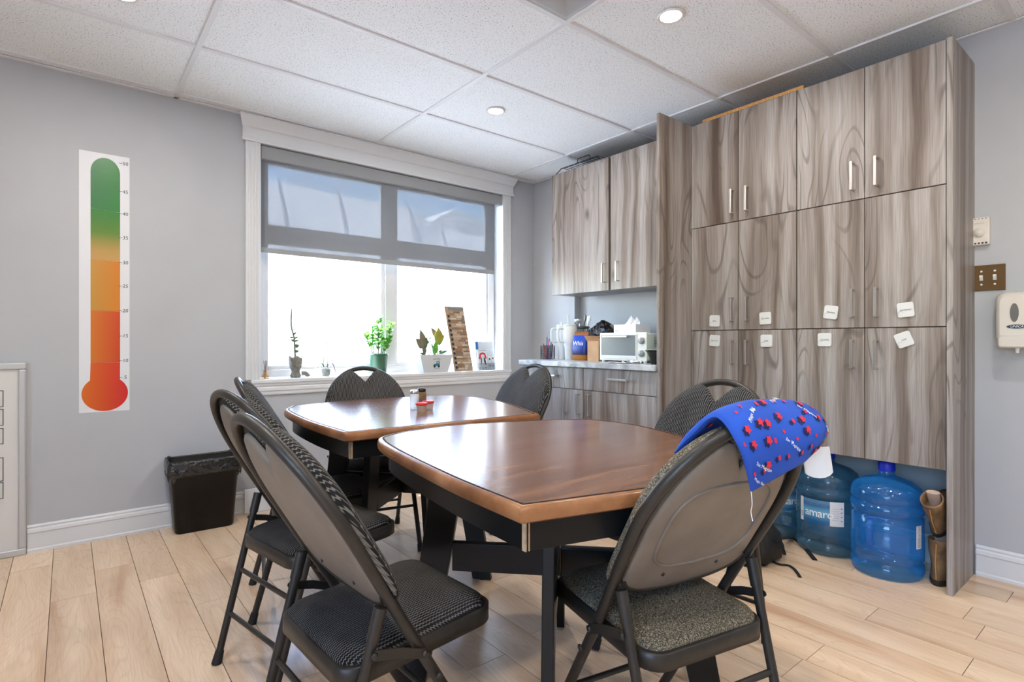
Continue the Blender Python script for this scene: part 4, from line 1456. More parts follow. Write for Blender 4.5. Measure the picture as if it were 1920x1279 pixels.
M['nylon'] = mat('black_nylon', (.012, .013, .012), .6, noise=.4, nscale=20, bump=.3)
M['strap'] = mat('black_webbing', (.010, .009, .008), .7)
bpk = empty('backpack', (2.60, 1.36, 0), label='black backpack slumped on the floor behind the tweed chair', cat='backpack')
rings = []
for (z, hx, hy) in ((0, .09, .10), (.02, .11, .125), (.07, .115, .13), (.13, .10, .115), (.18, .07, .085), (.20, .03, .05)):
    ring = []
    for k_, p in enumerate(rrect(hx, hy, min(hx, hy) * .6, 6)):
        w_ = 1 + .07 * math.sin(k_ * 2.1 + z * 30)
        ring.append((p[0] * w_, p[1] * w_, z))
    rings.append(ring)
MB().loft(rings).build('body', 'nylon', bpk)
MB().loft([[(p[0] - .115, p[1], .03 + .0) for p in rrect(.025, .10, .02)], [(p[0] - .122, p[1], .08) for p in rrect(.035, .105, .03)], [(p[0] - .105, p[1], .135) for p in rrect(.02, .09, .018)]]).build('front_pocket', 'nylon', bpk)
def wp(u, v, z=0.004):
    l = (u - 960) / 1030.0
    t = (z - 1.055) / ((639.5 - v) / 1030.0)
    d = (FWD + RGT * l) * t
    return Vector((d[0] - 2.60, d[1] - 1.36, z))
s1 = [Vector((-.02, -.13, .12)), wp(1478, 1008, .03), wp(1492, 1012), wp(1508, 1026), wp(1520, 1040), wp(1528, 1050)]
MB().ribbon(catmull(s1, 6), .022, .003, None).build('shoulder_strap', 'strap', bpk)
s2 = [Vector((-.12, -.06, .05)), wp(1440, 1050, .006), wp(1462, 1058, .006), wp(1478, 1060, .004), wp(1490, 1068, .004), wp(1500, 1082, .004)]
MB().ribbon(catmull(s2, 6), .014, .0025, None).build('webbing_strap', 'strap', bpk)
s3 = [Vector((-.10, -.10, .16)), wp(1462, 1015, .05), wp(1468, 1030, .02), wp(1471, 1040, .004)]
MB().ribbon(catmull(s3, 6), .016, .0025, None).build('webbing_strap', 'strap', bpk)
MB().tube(catmull([(-.03, -.03, .195), (-.05, -.02, .235), (-.03, .02, .235), (-.02, .03, .195)], 5), .007, 8).build('grab_loop', 'strap', bpk)

# ================================================================== COUNTER ITEMS
CZ = .920
cup = empty('pencil_cup', (2.775, 3.010, CZ), label='black mesh pencil cup full of pens at the window end of the counter', cat='pencil cup')
k = MB()
sq = [(-.036, -.036), (.036, -.036), (.036, .036), (-.036, .036)]
for z in (.002, .10):
    k.tube([(a, b, z) for a, b in sq], .003, 6, closed=True)
for (a, b) in sq:
    k.tube([(a, b, 0.002), (a, b, .10)], .003, 6)
for s in range(4):
    A, B = Vector((*sq[s], 0)), Vector((*sq[(s + 1) % 4], 0))
    for q_ in range(9):
        p0 = A.lerp(B, q_ / 9)
        k.tube([p0 + Vector((0, 0, .003)), A.lerp(B, min(1, q_ / 9 + .35)) + Vector((0, 0, .10))], .0009, 4, caps=False)
        k.tube([p0 + Vector((0, 0, .10)), A.lerp(B, min(1, q_ / 9 + .35)) + Vector((0, 0, .003))], .0009, 4, caps=False)
k.box(-.036, .036, -.036, .036, 0.0, .0015)
k.build('mesh_holder', 'black', cup)
pens = [((.55, .08, .30), 'pink', (-.015, .010), (-.03, -.035), .165, .005), ((.02, .02, .05), 'navy', (.0, .012), (.012, .022), .165, .004), ((.55, .12, .05), 'orange', (-.02, .0), (-.03, .012), .115, .005),
        ((.20, .01, .22), 'purple', (-.018, -.020), (-.024, -.028), .10, .006), ((.05, .30, .10), 'green', (.01, -.01), (.018, -.014), .125, .004), ((.30, .02, .30), 'magenta', (.012, -.022), (.02, -.03), .11, .005), ((.65, .65, .66), 'silver', (.02, .0), (.03, -.012), .12, .004)]
for col, nme, a, b, ln, r_ in pens:
    o = empty('pen', (2.775, 3.010, CZ + .002), label=f'{nme} pen standing in the mesh pencil cup', cat='pen', group='pens in the mesh cup')
    A = Vector((*a, .0015)); D = (Vector((*b, .10)) - A).normalized()
    MB().tube([A, A + D * ln * .85], r_, 8).build('barrel', mat(f'{nme}_pen', col, .35), o)
    MB().tube([A + D * ln * .85, A + D * ln], [r_ * 1.1, r_ * .7], 8).build('cap', mat(f'{nme}_cap', tuple(c * .6 for c in col), .35), o)

def tumbler(x, y, rz, lab, straw):
    o = empty('tumbler', (x, y, CZ), rz, label=lab, cat='tumbler', group='white handled tumblers')
    MB().lathe([(.033, 0), (.036, .004), (.039, .095), (.046, .112), (.049, .125), (.051, .236), (.049, .240)], 32).build('body', 'whitepaint', o)
    MB().lathe([(.048, .239), (.0505, .242), (.0505, .252), (.046, .256), (0, .256)], 32).build('lid', mat('pale_lid', (.52, .56, .56), .25), o)
    MB().tube(catmull([(.048, 0, .222), (.075, 0, .226), (.088, 0, .208), (.086, 0, .155), (.074, 0, .132), (.048, 0, .130)], 5), .009, 10).build('handle', mat('pale_handle', (.58, .62, .64), .4), o)
    if straw:
        MB().tube([(.012, 0, .20), (.010, -.006, .325)], .0045, 10).build('straw', mat('straw_plastic', (.55, .62, .62), .3), o)
    else:
        MB().tube([(.012, 0, .20), (.012, 0, .275)], .006, 10).build('straw', 'white', o)
    v, f = text2d('STANLEY', .012)
    MB().map2d(v, f, cyl(.0515, -1.15, .185)).build('lettering', 'greyink', o)
tumbler(2.81, 2.812, math.radians(150), 'white handled tumbler in front, with a tall straw', True)
tumbler(2.845, 2.918, math.radians(150), 'white handled tumbler behind the front one, beside the pencil cup', False)
ut = empty('utensil_crock', (3.02, 2.905, CZ), label='clear container of utensils behind the white tumblers', cat='container')
MB().lathe([(.052, 0), (.058, .005), (.062, .23), (.058, .23), (.05, .01)], 24).build('crock', 'clear', ut)
MB().lathe([(.063, .228), (.066, .231), (.066, .243), (.060, .246)], 24).build('rim', mat('dark_rim', (.06, .065, .07), .4), ut)
for (a, b, ln, nme, hm) in (((.02, .0), (.045, -.03), .31, 'spoon', 'nickel'), ((0, .02), (.0, .015), .30, 'ladle', 'alum'), ((-.02, -.01), (-.02, -.05), .315, 'spatula', 'black'), ((.01, -.02), (.02, -.045), .30, 'fork', 'nickel')):
    o = empty(nme, (3.02, 2.905, CZ + .012), label=f'{nme} standing in the clear container behind the tumblers', cat=nme)
    A = Vector((*a, 0)); D = (Vector((*b, .23)) - A).normalized()
    MB().tube([A, A + D * ln * .86], .004, 8).build('handle', hm, o)
    e = A + D * ln * .84
    if nme == 'ladle':
        MB().lathe([(.004, -.02), (.026, -.006), (.034, .018), (.031, .018), (.022, -.003), (.002, -.014)], 16, tuple(e + Vector((0, .015, .02)))).build('bowl', hm, o)
    else:
        MB().tube([e, e + D * .02, e + D * .045, e + D * .06], [.004, .014, .015, .006], 10, flat=.25).build('head', hm, o)

cb = empty('snack_bag', (2.80, 2.685, CZ), math.radians(8), label='blue and orange snack bag between tumblers and cardboard box', cat='bag')
M['snack'] = m_gradient('blue_orange_print', [(0, (.55, .20, .02)), (.18, (.50, .18, .02)), (.2, (.01, .012, .07)), (.5, (.01, .05, .42)), (.85, (.015, .07, .55)), (.9, (.40, .14, .03)), (1, (.25, .08, .02))], 2, 0, .20)
rings = []
for (z, hx, hy) in ((0, .035, .060), (.01, .045, .066), (.08, .048, .068), (.14, .036, .066), (.18, .014, .062), (.20, .003, .058)):
    rings.append([(p[0], p[1], z) for p in rrect(hx, hy, min(hx, hy) * .8, 5)])
MB().loft(rings).build('pouch', 'snack', cb)
v, f = text2d('Whis', .042, .15)
MB().map2d(v, f, lambda p, q_: (-.0485 + .14 * max(0, q_), -p, .118 + q_)).build('lettering', 'whiteprint', cb)
M['card'] = mat('brown_cardboard', (.46, .27, .14), .8, noise=.12, nscale=15)
bxo = empty('cardboard_box', (2.80, 2.525, CZ), label='open brown cardboard box beside the toaster oven', cat='box')
k = MB()
t = .003
k.box(-.06, .08, -.05, .05, 0, t); k.box(-.06, -.06 + t, -.05, .05, t, .135); k.box(.08 - t, .08, -.05, .05, t, .135)
k.box(-.06 + t, .08 - t, -.05, -.05 + t, t, .135); k.box(-.06 + t, .08 - t, .05 - t, .05, t, .135)
k.build('carton', 'card', bxo)
MB().hexa([(-.06, .05, .135), (.08, .05, .135), (.08, .053, .135), (-.06, .053, .135)], [(-.06, .078, .170), (.08, .078, .170), (.08, .081, .169), (-.06, .081, .169)]).build('flap', 'card', bxo)
MB().hexa([(.077, -.05, .135), (.08, -.05, .135), (.08, .05, .135), (.077, .05, .135)], [(.10, -.05, .172), (.103, -.05, .172), (.103, .05, .172), (.10, .05, .172)]).build('flap', 'card', bxo)
dk = empty('storage_box', (3.0, 2.665, CZ), label='dark storage box behind the snack bag, under the crumpled black bag', cat='box')
MB().box(-.09, .12, -.115, .105, 0, .150).build('box_body', mat('dark_grey_box', (.03, .03, .032), .5), dk, bevel=.005)
MB().box(-.094, .124, -.119, .109, .150, .166).build('lid', mat('black_lid', (.015, .015, .016), .4), dk, bevel=.004)
blk = empty('plastic_bag', (2.985, 2.655, CZ + .180), label='crumpled black plastic bag lying on the dark storage box', cat='bag')
rr = random.Random(3)
G = []
for i_ in range(15):
    r_ = []
    for j in range(19):
        u_, v_ = i_ / 14 * 2 - 1, j / 18 * 2 - 1
        hgt = .105 * max(0, 1 - abs(v_ * 1.0 + .05)) * max(0, 1 - abs(u_) ** 2) + .012 * rr.random()
        r_.append(Vector((u_ * .095 + rr.uniform(-.004, .004), v_ * .16 + rr.uniform(-.004, .004), hgt)))
    G.append(r_)
mb = MB().grid(G, smooth=False)
mb.grid([[Vector((p.x, p.y, min(p.z, .008) - .012)) for p in r_] for r_ in G], smooth=False, flip=True)
edg = lambda G_: [G_[i_][0] for i_ in range(15)] + [G_[14][j] for j in range(1, 19)] + [G_[i_][18] for i_ in range(13, -1, -1)] + [G_[0][j] for j in range(17, 0, -1)]
mb.loft([edg([[Vector((p.x, p.y, min(p.z, .008) - .012)) for p in r_] for r_ in G]), edg(G)], cap0=False, cap1=False, smooth=False)
mb.build('crumpled_film', 'binbag', blk)

to = empty('toaster_oven', (2.86, 2.258, CZ), label='white toaster oven with two grey knobs on the counter', cat='toaster oven')
MB().box(2.728, 3.02, 2.074, 2.442, .934, 1.104).build('housing', 'whitepaint', to, world=True, bevel=.012, seg=3)
MB().box(2.720, 2.729, 2.070, 2.446, .930, 1.108).build('front_bezel', mat('cream_bezel', (.72, .71, .65), .35), to, world=True, bevel=.004)
dr = MB()
dr.box(2.714, 2.720, 2.142, 2.434, .942, .964); dr.box(2.714, 2.720, 2.142, 2.434, 1.090, 1.098)
dr.box(2.714, 2.720, 2.142, 2.150, .964, 1.090); dr.box(2.714, 2.720, 2.426, 2.434, .964, 1.090)
dro = dr.build('oven_door', 'whitepaint', to, world=True, bevel=.002)
MB().box(2.7155, 2.7185, 2.150, 2.426, .964, 1.090).build('door_glass', mat('oven_glass', (.14, .155, .165), .25, spec=.4), dro, world=True)
MB().box(2.690, 2.702, 2.20, 2.40, 1.076, 1.090).build('door_handle', 'alum', dro, world=True, bevel=.003)
MB().box(2.700, 2.7155, 2.205, 2.215, 1.078, 1.088).box(2.700, 2.7155, 2.385, 2.395, 1.078, 1.088).build('handle_post', 'alum', dro, world=True)
for z in (1.056, .978):
    kn = MB().lathe([(0, -.020), (.016, -.019), (.020, -.012), (.021, 0)], 24, (2.7195, 2.104, z), axis='x').build('knob', mat('grey_knob', (.26, .27, .28), .4), to, world=True)
    MB().box(2.6985, 2.700, 2.1028, 2.1052, z, z + .016).build('pointer', 'white', kn, world=True)
k = MB()
for r_ in range(7):
    for c_ in range(2):
        k.box(2.80 + c_ * .05, 2.835 + c_ * .05, 2.0732, 2.0745, 1.02 + r_ * .009, 1.023 + r_ * .009)
k.build('vent_slots', 'ink', to, world=True)
for (x_, y_) in ((2.735, 2.09), (2.735, 2.26), (2.735, 2.425), (3.0, 2.09), (3.0, 2.425)):
    MB().lathe([(.010, 0), (.012, .015)], 14, (x_, y_, CZ)).build('foot', 'white', to, world=True)

tis = empty('tissue_box', (2.88, 2.31, 1.105), label='white tissue box with tissue sticking out on the toaster oven', cat='tissue box')
MB().box(2.805, 2.955, 2.219, 2.400, 1.1045, 1.162).build('carton', 'paper', tis, world=True, bevel=.001, seg=1)
v, f = text2d('PUR', .014)
MB().map2d(v, f, lambda p, q_: (2.8046, 2.375 - p, 1.120 + q_)).build('lettering', mat('blue_print', (.05, .08, .3), .5), tis, world=True)
k = MB()
for (dy, hh, tw) in ((.03, .062, .02), (0, .070, -.015), (-.028, .060, .012)):
    G = []
    for i_ in range(6):
        s = i_ / 5
        G.append([Vector((2.88 + tw * (s - .2) + .010 * math.sin(4 * s + j), 2.305 + dy + (j - 2.5) * .012 * (1 - .55 * s), 1.160 + hh * s * (1 - .12 * abs(j - 2.5)))) for j in range(6)])
    k.grid(G); k.grid([[p + Vector((.001, 0, 0)) for p in r_] for r_ in G], flip=True)
k.build('tissue', 'paper', tis, world=True)

M['leafgreen'] = mat('fresh_green', (.10, .42, .02), .5, noise=.2, nscale=20)
gb = empty('green_jug', (2.755, 1.955, CZ), label='bright green plastic jug half hidden behind the deep end panel', cat='jug')
MB().lathe([(.040, 0), (.046, .005), (.048, .10), (.044, .135), (.025, .155), (.020, .165)], 24).build('jug_body', 'leafgreen', gb)
MB().lathe([(.022, .160), (.022, .178), (0, .179)], 20).build('lid', 'black', gb)
pn = empty('frying_pan', (2.635, 1.950, CZ), label='small dark pan with pale inside beside the end panel', cat='pan')
MB().lathe([(.022, 0), (.028, .035), (.044, .070), (.056, .082), (.054, .084), (.042, .074), (.0, .070)], 28).build('pan_body', 'black', pn)
MB().lathe([(.0, .0715), (.042, .0755), (.054, .0845)], 28).build('pale_inside', 'paper', pn)
kf = empty('paper_towel_sheet', (2.60, 2.15, CZ), label='crumpled white paper towel on the front edge of the counter', cat='paper towel')
rr = random.Random(9)
G = [[Vector(((i_ / 8 - .5) * .07, (j / 12 - .5) * .26, .004 + (.022 if j < 4 else .004) * rr.random())) for j in range(13)] for i_ in range(9)]
mb = MB().grid(G)
mb.grid([[Vector((p.x, p.y, .0005)) for p in r_] for r_ in G], flip=True)
mb.build('sheet', 'paper', kf)

# ================================================================== WINDOW SILL ITEMS
SZ = .815
M['stem'] = mat('plant_stem', (.16, .17, .09), .7)
M['leafdark'] = mat('dark_leaf', (.05, .13, .05), .45, noise=.25, nscale=30)
M['leafjade'] = mat('jade_leaf', (.12, .38, .045), .4, noise=.3, nscale=25)
M['leafred'] = mat('rubber_plant_leaf', (.16, .13, .07), .35, noise=.35, nscale=15)
M['leafyel'] = mat('yellow_green_leaf', (.34, .32, .04), .4, noise=.25, nscale=15)
M['soil'] = mat('potting_soil', (.03, .02, .014), .95, noise=.4, nscale=80)
M['bark'] = mat('grey_bark_ceramic', (.19, .18, .15), .8, noise=.45, nscale=40, bump=.5)

def leaf(base, tip, width, up=(0, 0, 1), thick=.0012, curl=.05, n=12):
    B, T_ = Vector(base), Vector(tip)
    ax = T_ - B
    L = ax.length
    ax = ax.normalized()
    sd = ax.cross(Vector(up))
    sd = sd.normalized() if sd.length > 1e-4 else Vector((1, 0, 0))
    nn = sd.cross(ax)
    top_, bot_ = [], []
    for i_ in range(n + 1):
        s = i_ / n
        wd = width / 2 * math.sin(PI * min(.985, max(.02, s)) ** .8)
        c = B + ax * (L * s) + nn * (curl * L * math.sin(PI * s))
        top_.append([c - sd * wd + nn * wd * .12, c, c + sd * wd + nn * wd * .12])
        bot_.append([p - nn * thick for p in top_[-1]])
    return top_, bot_
def add_leaf(mb, *a, **k_):
    t_, b_ = leaf(*a, **k_)
    mb.grid(t_, flip=True); mb.grid(b_)
    e_ = lambda G_: [r_[0] for r_ in G_] + [G_[-1][1]] + [r_[2] for r_ in reversed(G_)] + [G_[0][1]]
    mb.loft([e_(b_), e_(t_)], cap0=False, cap1=False)

df = empty('reed_diffuser', (.972, 3.690, SZ), label='small amber reed diffuser at the left end of the window sill', cat='diffuser')
M['amber'] = m_mixtrans('amber_glass', (1, .85, .65), (.6, .35, .15), .35, .1)
MB().lathe([(.022, 0), (.024, .004), (.023, .012), (.013, .030), (.010, .040), (.011, .055)], 20).build('glass_bottle', 'amber', df)
for (a, b) in ((.012, .0), (-.006, .008), (.002, -.008), (.006, .01)):
    MB().tube([(-a * .5, -b * .5, .004), (a, b, .115)], .0022, 6).build('reed', mat('reed_wood', (.28, .22, .17), .8), df)

pt = empty('bark_planter', (1.162, 3.695, SZ), label='grey bark-textured planter with a tall bare-topped stem plant', cat='plant')
rings = []
for (z, r_) in ((0, .030), (.012, .034), (.030, .026), (.045, .024), (.065, .034), (.090, .040), (.112, .041), (.125, .042), (.125, .036), (.10, .033)):
    ring = []
    for k_ in range(24):
        a = 2 * PI * k_ / 24
        rr_ = r_ * (1 + .05 * math.sin(7 * a))
        zz = z + (.018 * (.5 + .5 * math.sin(3 * a + .4)) if z >= .12 else 0)
        ring.append((rr_ * math.cos(a), rr_ * math.sin(a) * .9, zz))
    rings.append(ring)
MB().loft(rings, cap1=True).build('pot', 'bark', pt)
MB().tube(catmull([(.038, -.005, .028), (.060, -.01, .026), (.075, -.012, .012), (.078, -.012, .006)], 4), [.013] * 12 + [.009], 8).build('root_foot', 'bark', pt)
st = catmull([(.0, 0, .10), (-.005, 0, .17), (-.010, 0, .26), (-.028, 0, .34), (-.026, 0, .45)], 6)
MB().tube(st, [.0075 - .003 * k_ / len(st) for k_ in range(len(st))], 8).build('stem', 'stem', pt)
lf = [((-.006, 0, .17), (.02, -.01, .175), .022), ((-.006, 0, .20), (.022, -.008, .215), .026), ((-.01, 0, .235), (.020, -.01, .248), .014), ((-.01, 0, .24), (-.036, -.005, .25), .015), ((-.012, 0, .255), (.018, -.006, .268), .012), ((-.014, 0, .262), (-.04, 0, .262), .014), ((-.016, 0, .28), (.0, -.02, .30), .014), ((-.024, 0, .31), (.018, 0, .322), .006), ((-.026, 0, .325), (-.068, 0, .312), .006), ((-.026, 0, .33), (.016, .0, .345), .006), ((-.012, 0, .25), (-.028, -.02, .232), .014)]
for (a, b, w_) in lf:
    mb = MB(); add_leaf(mb, a, b, w_, up=(0, -1, .3)); mb.build('leaf', 'leafdark', pt)

orc = empty('orchid_pot', (1.360, 3.700, SZ), label='orchid in a clear pot with two bare sticks on the sill', cat='plant')
MB().lathe([(.028, 0), (.030, .003), (.036, .065), (.033, .065), (.028, .004)], 24).build('clear_pot', 'clear', orc)
MB().lathe([(.026, .004), (.031, .045), (.02, .055), (0, .056)], 20).build('bark_mix', mat('orchid_bark', (.16, .15, .12), .9, noise=.6, nscale=60), orc)
for (x_, h_) in ((-.013, .215), (.016, .232)):
    MB().tube([(x_, 0, .03), (x_ - .002, 0, h_)], .0034, 6).build('stick', 'stem', orc)
for (a, m1, b, w_) in (((0, 0, .06), (-.035, -.005, .092), (-.088, -.01, .030), .016), ((0, 0, .06), (.045, -.005, .090), (.072, -.012, .010), .030), ((.0, 0, .06), (.012, 0, .088), (.026, .0, .094), .014), ((0, 0, .06), (-.03, 0, .09), (-.055, .01, .096), .010)):
    c_ = catmull([a, m1, b], 6)
    G = []
    for i_, p in enumerate(c_):
        s = i_ / (len(c_) - 1)
        wd = w_ / 2 * math.sin(PI * min(.97, max(.05, s)))
        G.append([p + Vector((0, -wd, 0)), p + Vector((0, 0, .002)), p + Vector((0, wd, 0))])
    mb = MB().grid(G); mb.grid([[q_ - Vector((0, 0, .0018)) for q_ in r_] for r_ in G], flip=True)
    mb.build('leaf', 'leafdark' if w_ < .025 else mat('purplish_leaf', (.17, .11, .13), .45), orc)

jd = empty('jade_plant', (1.745, 3.690, SZ), label='bright green jade plant in a dark green pot in the window middle', cat='plant')
MB().lathe([(.048, 0), (.052, .003), (.066, .135), (.069, .137), (.069, .150), (.064, .150), (.060, .12)], 28).build('pot', mat('dark_green_pot', (.02, .12, .07), .4), jd)
MB().lathe([(.061, .125), (0, .128)], 24).build('soil', 'soil', jd)
rr = random.Random(21)
sticks = [((-.03, 0), (-.10, -.01, .285)), ((.0, .01), (-.005, 0, .40)), ((.02, 0), (.095, -.01, .375)), ((.03, -.01), (.085, -.02, .27)), ((-.01, -.01), (-.02, -.03, .30)), ((-.035, 0), (-.045, .01, .345)), ((.01, 0), (.03, .02, .33))]
for q_, ((a, b), tp) in enumerate(sticks):
    T_ = Vector(tp); B_ = Vector((a, b, .125))
    md = B_.lerp(T_, .5) + Vector((rr.uniform(-.015, .015), 0, 0))
    path = catmull([B_, md, T_], 6)
    br = MB().tube(path, .0035, 6).build('branch', 'stem', jd)
    for k_ in range(16):
        s = .38 + .62 * k_ / 15
        p = path[min(len(path) - 1, int(s * (len(path) - 1)))]
        a_ = rr.uniform(0, 2 * PI)
        d_ = Vector((math.cos(a_), math.sin(a_) * .7, rr.uniform(.1, .9)))
        mb = MB(); add_leaf(mb, p, p + d_.normalized() * rr.uniform(.030, .046), rr.uniform(.024, .034), up=(0, -.6, 1), thick=.003, n=5)
        mb.build('leaf', 'leafjade', br)

pl = empty('planter_box', (2.19, 3.680, SZ), label='white metal planter box with truck picture and rubber plant cuttings', cat='plant')
b_ = [(-.105, -.048), (.105, -.048), (.105, .048), (-.105, .048)]
t_ = [(-.145, -.062), (.145, -.062), (.145, .062), (-.145, .062)]
i_t = [(p[0] * .97, p[1] * .93) for p in t_]
pr_ = math.radians(0)
MB().loft([[(x_, y_, 0) for x_, y_ in b_], [(x_, y_, .135) for x_, y_ in t_], [(x_, y_, .135) for x_, y_ in i_t], [(x_, y_, .110) for x_, y_ in [(p[0] * .94, p[1] * .90) for p in t_]]], smooth=False, cap1=False).build('metal_box', mat('white_tin', (.60, .62, .63), .4), pl)
MB().box(-.133, .133, -.054, .054, .105, .110).build('soil', 'soil', pl)
def pf(p, q_): return (p, -.048 - .014 * (q_ / .135) - .0008, q_)
k = MB()
def rect2(x0_, x1_, y0_, y1_, mi): k.map2d([(x0_, y0_), (x1_, y0_), (x1_, y1_), (x0_, y1_)], [(0, 1, 2, 3)], pf, mi)
def disc2(cx_, cy_, r_, mi): k.map2d([(cx_ + r_ * math.cos(a), cy_ + r_ * math.sin(a)) for a in np.linspace(0, 2 * PI, 14, endpoint=False)], [tuple(range(14))], lambda p, q_: tuple(Vector(pf(p, q_)) + Vector((0, -.0004, 0))), mi)
rect2(-.022, .028, .050, .066, 0); rect2(-.002, .026, .066, .088, 0); rect2(.002, .020, .070, .084, 2); rect2(-.03, -.02, .050, .060, 0)
disc2(-.016, .046, .0095, 1); disc2(.020, .046, .0095, 1)
v, f = text2d('FARM FRESH', .012)
k.map2d(v, f, lambda p, q_: pf(p, .103 + q_ - 5 * p * p), 1)
rect2(-.022, .030, .028, .030, 1)
k.build('truck_print', [mat('teal_print', (.03, .20, .26), .6), 'ink', 'paper'], pl)
cut = [((-.06, 0), (-.085, -.01, .20), [((-.085, -.01, .19), (-.165, -.03, .255), .072, 'leafred'), ((-.075, 0, .18), (-.118, -.01, .330), .060, 'leafred'), ((-.07, 0, .17), (-.05, .0, .28), .026, 'leafdark'), ((-.065, 0, .14), (-.105, -.02, .20), .040, 'leafred'), ((-.06, 0, .13), (-.125, -.02, .150), .022, 'leafdark')]),
       ((.035, 0), (.045, 0, .26), [((.045, 0, .21), (.038, -.02, .345), .080, 'leafyel'), ((.045, 0, .25), (-.010, .01, .345), .048, 'leafred'), ((.05, 0, .20), (.108, 0, .300), .020, 'leafdark'), ((.05, 0, .14), (.125, -.02, .165), .022, 'leafdark'), ((.048, 0, .15), (.09, 0, .175), .014, 'leafdark')]),
       ((.0, -.01), (.0, -.02, .16), [((.0, -.02, .13), (.006, -.035, .245), .052, 'leafjade'), ((.0, -.02, .15), (-.03, -.02, .23), .018, 'leafdark')]),
       ((-.03, .01), (-.03, .01, .25), [((-.03, .01, .25), (-.005, .01, .275), .010, 'leafdark'), ((-.03, .01, .22), (-.055, 0, .25), .014, 'leafdark')])]
for (a, b), tp, ls in cut:
    s_ = MB().tube(catmull([(a, b, .10), ((a + tp[0]) / 2, b, (tp[2] + .1) / 2), tp], 5), .0032, 6).build('cutting_stem', 'stem', pl)
    for (A, B, w_, m_) in ls:
        mb = MB(); add_leaf(mb, A, B, w_, up=(0, -1, .2), thick=.0015); mb.build('leaf', m_, s_)

# wooden strip puzzle board leaning against the window
gbo = empty('patterned_board', (2.470, 3.690, SZ), label='tall brown board with patchwork wooden strips leaning in the window', cat='board')
LEAN = math.radians(8)
def gb_pt(x_, z_, off=0.0):
    # leans back and slightly to the left
    sx_ = x_ - .13 * z_
    return (sx_, .048 * z_ / .50 - .02 - off, z_)
k = MB()
hx = .088
c8 = [(-hx, 0), (hx, 0), (hx, .515), (-hx, .515)]
k.loft([[gb_pt(a, b, 0) for a, b in c8], [gb_pt(a, b, .005) for a, b in c8]], smooth=False)
k.build('backing', mat('pale_plywood', (.36, .25, .16), .7, noise=.2, nscale=20), gbo)
rr = random.Random(17)
tones = [mat(f'wood_strip_{q_}', c_, .6) for q_, c_ in enumerate([(.42, .29, .18), (.28, .18, .10), (.52, .40, .28), (.22, .15, .10), (.46, .33, .24), (.60, .52, .42), (.33, .17, .08)])]
z_ = .012
while z_ < .475:
    h_ = rr.uniform(.012, .020)
    x_ = -hx + .036
    while x_ < hx - .01:
        w_ = min(rr.uniform(.02, .07), hx - .004 - x_)
        if w_ > .008:
            c8 = [(x_, z_), (x_ + w_ - .002, z_), (x_ + w_ - .002, z_ + h_ - .002), (x_, z_ + h_ - .002)]
            dd = rr.choice((.006, .0075, .009))
            MB().loft([[gb_pt(a, b, .005) for a, b in c8], [gb_pt(a, b, dd) for a, b in c8]], smooth=False).build('wood_strip', rr.choice(tones), gbo)
        x_ += w_
    z_ += h_
for q_ in range(12):
    zc = .03 + q_ * .037
    pts = [(-.074 + .0, zc - .012)] + [(-.074 + .020 * math.cos(a), zc + .012 * math.sin(a)) for a in np.linspace(-PI / 2, PI / 2, 9)] + [(-.074, zc + .012)]
    MB().loft([[gb_pt(a, b, .005) for a, b in pts], [gb_pt(a, b, .0075) for a, b in pts]], smooth=False).build('dark_tab', 'ink', gbo)
c8 = [(-hx + .03, .488), (hx, .488), (hx, .510), (-hx + .03, .510)]
MB().loft([[gb_pt(a, b, .005) for a, b in c8], [gb_pt(a, b, .009) for a, b in c8]], smooth=False).build('title_strip', mat('grey_title', (.20, .21, .22), .6), gbo)

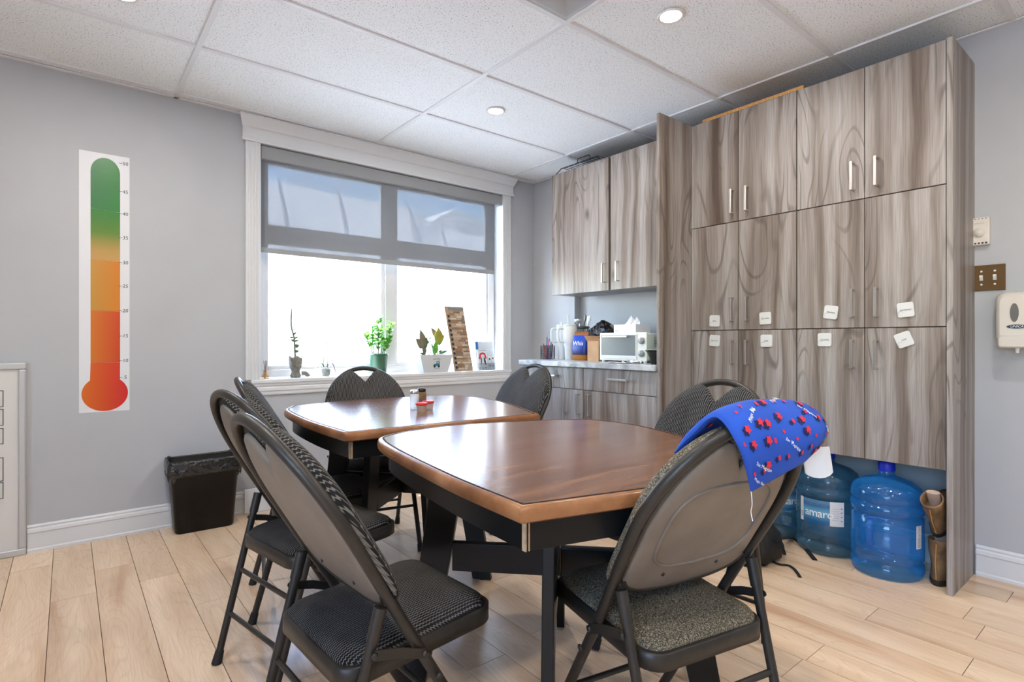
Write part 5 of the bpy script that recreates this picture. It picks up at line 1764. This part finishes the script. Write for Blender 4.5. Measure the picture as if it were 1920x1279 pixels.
br_ = empty('brochure_stand', (2.690, 3.690, SZ), label='clear brochure stand with cards at the right end of the sill', cat='brochure stand')
def bs(x_, z_, off=0): return (x_, .035 * z_ / .24 - .02 - off, z_)
c8 = [(-.09, 0), (.09, 0), (.09, .235), (-.09, .235)]
MB().loft([[bs(a, b, 0) for a, b in c8], [bs(a, b, .003) for a, b in c8]], smooth=False).build('back_panel', mat('pale_acrylic', (.62, .68, .74), .25), br_)
c8 = [(-.09, .17), (-.062, .17), (-.062, .235), (-.09, .235)]
MB().loft([[bs(a, b, .003) for a, b in c8], [bs(a, b, .0045) for a, b in c8]], smooth=False).build('blue_tab', mat('blue_card', (.02, .16, .48), .4), br_)
card = MB()
c8 = [(-.078, .004), (.018, .004), (.018, .170), (-.078, .170)]
card.loft([[bs(a, b, .008) for a, b in c8], [bs(a, b, .0095) for a, b in c8]], smooth=False)
co = card.build('picture_card', 'paper', br_)
k = MB()
def flat2(pts, mi, off=.0105):
    k.map2d(pts, [tuple(range(len(pts)))], lambda p, q_: bs(p, q_, off), mi)
flat2([(-.070 + .0, .095), (-.055, .088), (-.045, .125), (-.03, .132), (-.012, .125), (-.002, .090), (.010, .098), (-.002, .138), (-.030, .146), (-.058, .136)], 0)
flat2([(-.052, .045), (-.044, .045), (-.040, .09), (-.044, .115), (-.050, .09)], 1)
flat2([(-.014, .045), (.004, .045), (-.004, .085), (-.016, .115), (-.020, .09)], 1)
for (a, b) in ((-.065, .018), (-.035, .016), (-.005, .02)):
    flat2([(a + .010 * math.cos(t_), b + .008 * math.sin(t_)) for t_ in np.linspace(0, 2 * PI, 9, endpoint=False)], 2)
flat2([(-.07, .160), (.010, .160), (.010, .163), (-.07, .163)], 2)
k.build('printed_picture', ['redprint', 'navyprint', mat('grey_blue_print', (.12, .17, .26), .6)], co)
for (a, b) in ((.024, .060), (.058, .066), (.022, .006), (.056, .004)):
    c8 = [(a, b), (a + .032, b), (a + .032, b + .055), (a, b + .055)]
    cc = MB().loft([[bs(p, q_, .008) for p, q_ in c8], [bs(p, q_, .0095) for p, q_ in c8]], smooth=False).build('small_card', 'paper', br_)
    MB().map2d([(a + .016 + .007 * math.cos(t_), b + .030 + .008 * math.sin(t_)) for t_ in np.linspace(0, 2 * PI, 12, endpoint=False)], [tuple(range(12))], lambda p, q_: bs(p, q_, .0102)).build('printed_spot', 'ink', cc)
c8 = [(-.09, 0), (.09, 0), (.09, .06), (-.09, .06)]
MB().loft([[bs(a, b, .016) for a, b in c8], [bs(a, b, .0175) for a, b in c8]], smooth=False).build('front_lip', 'clear', br_)
MB().box(-.09, .09, -.038, -.016, 0, .002).build('base', 'clear', br_)
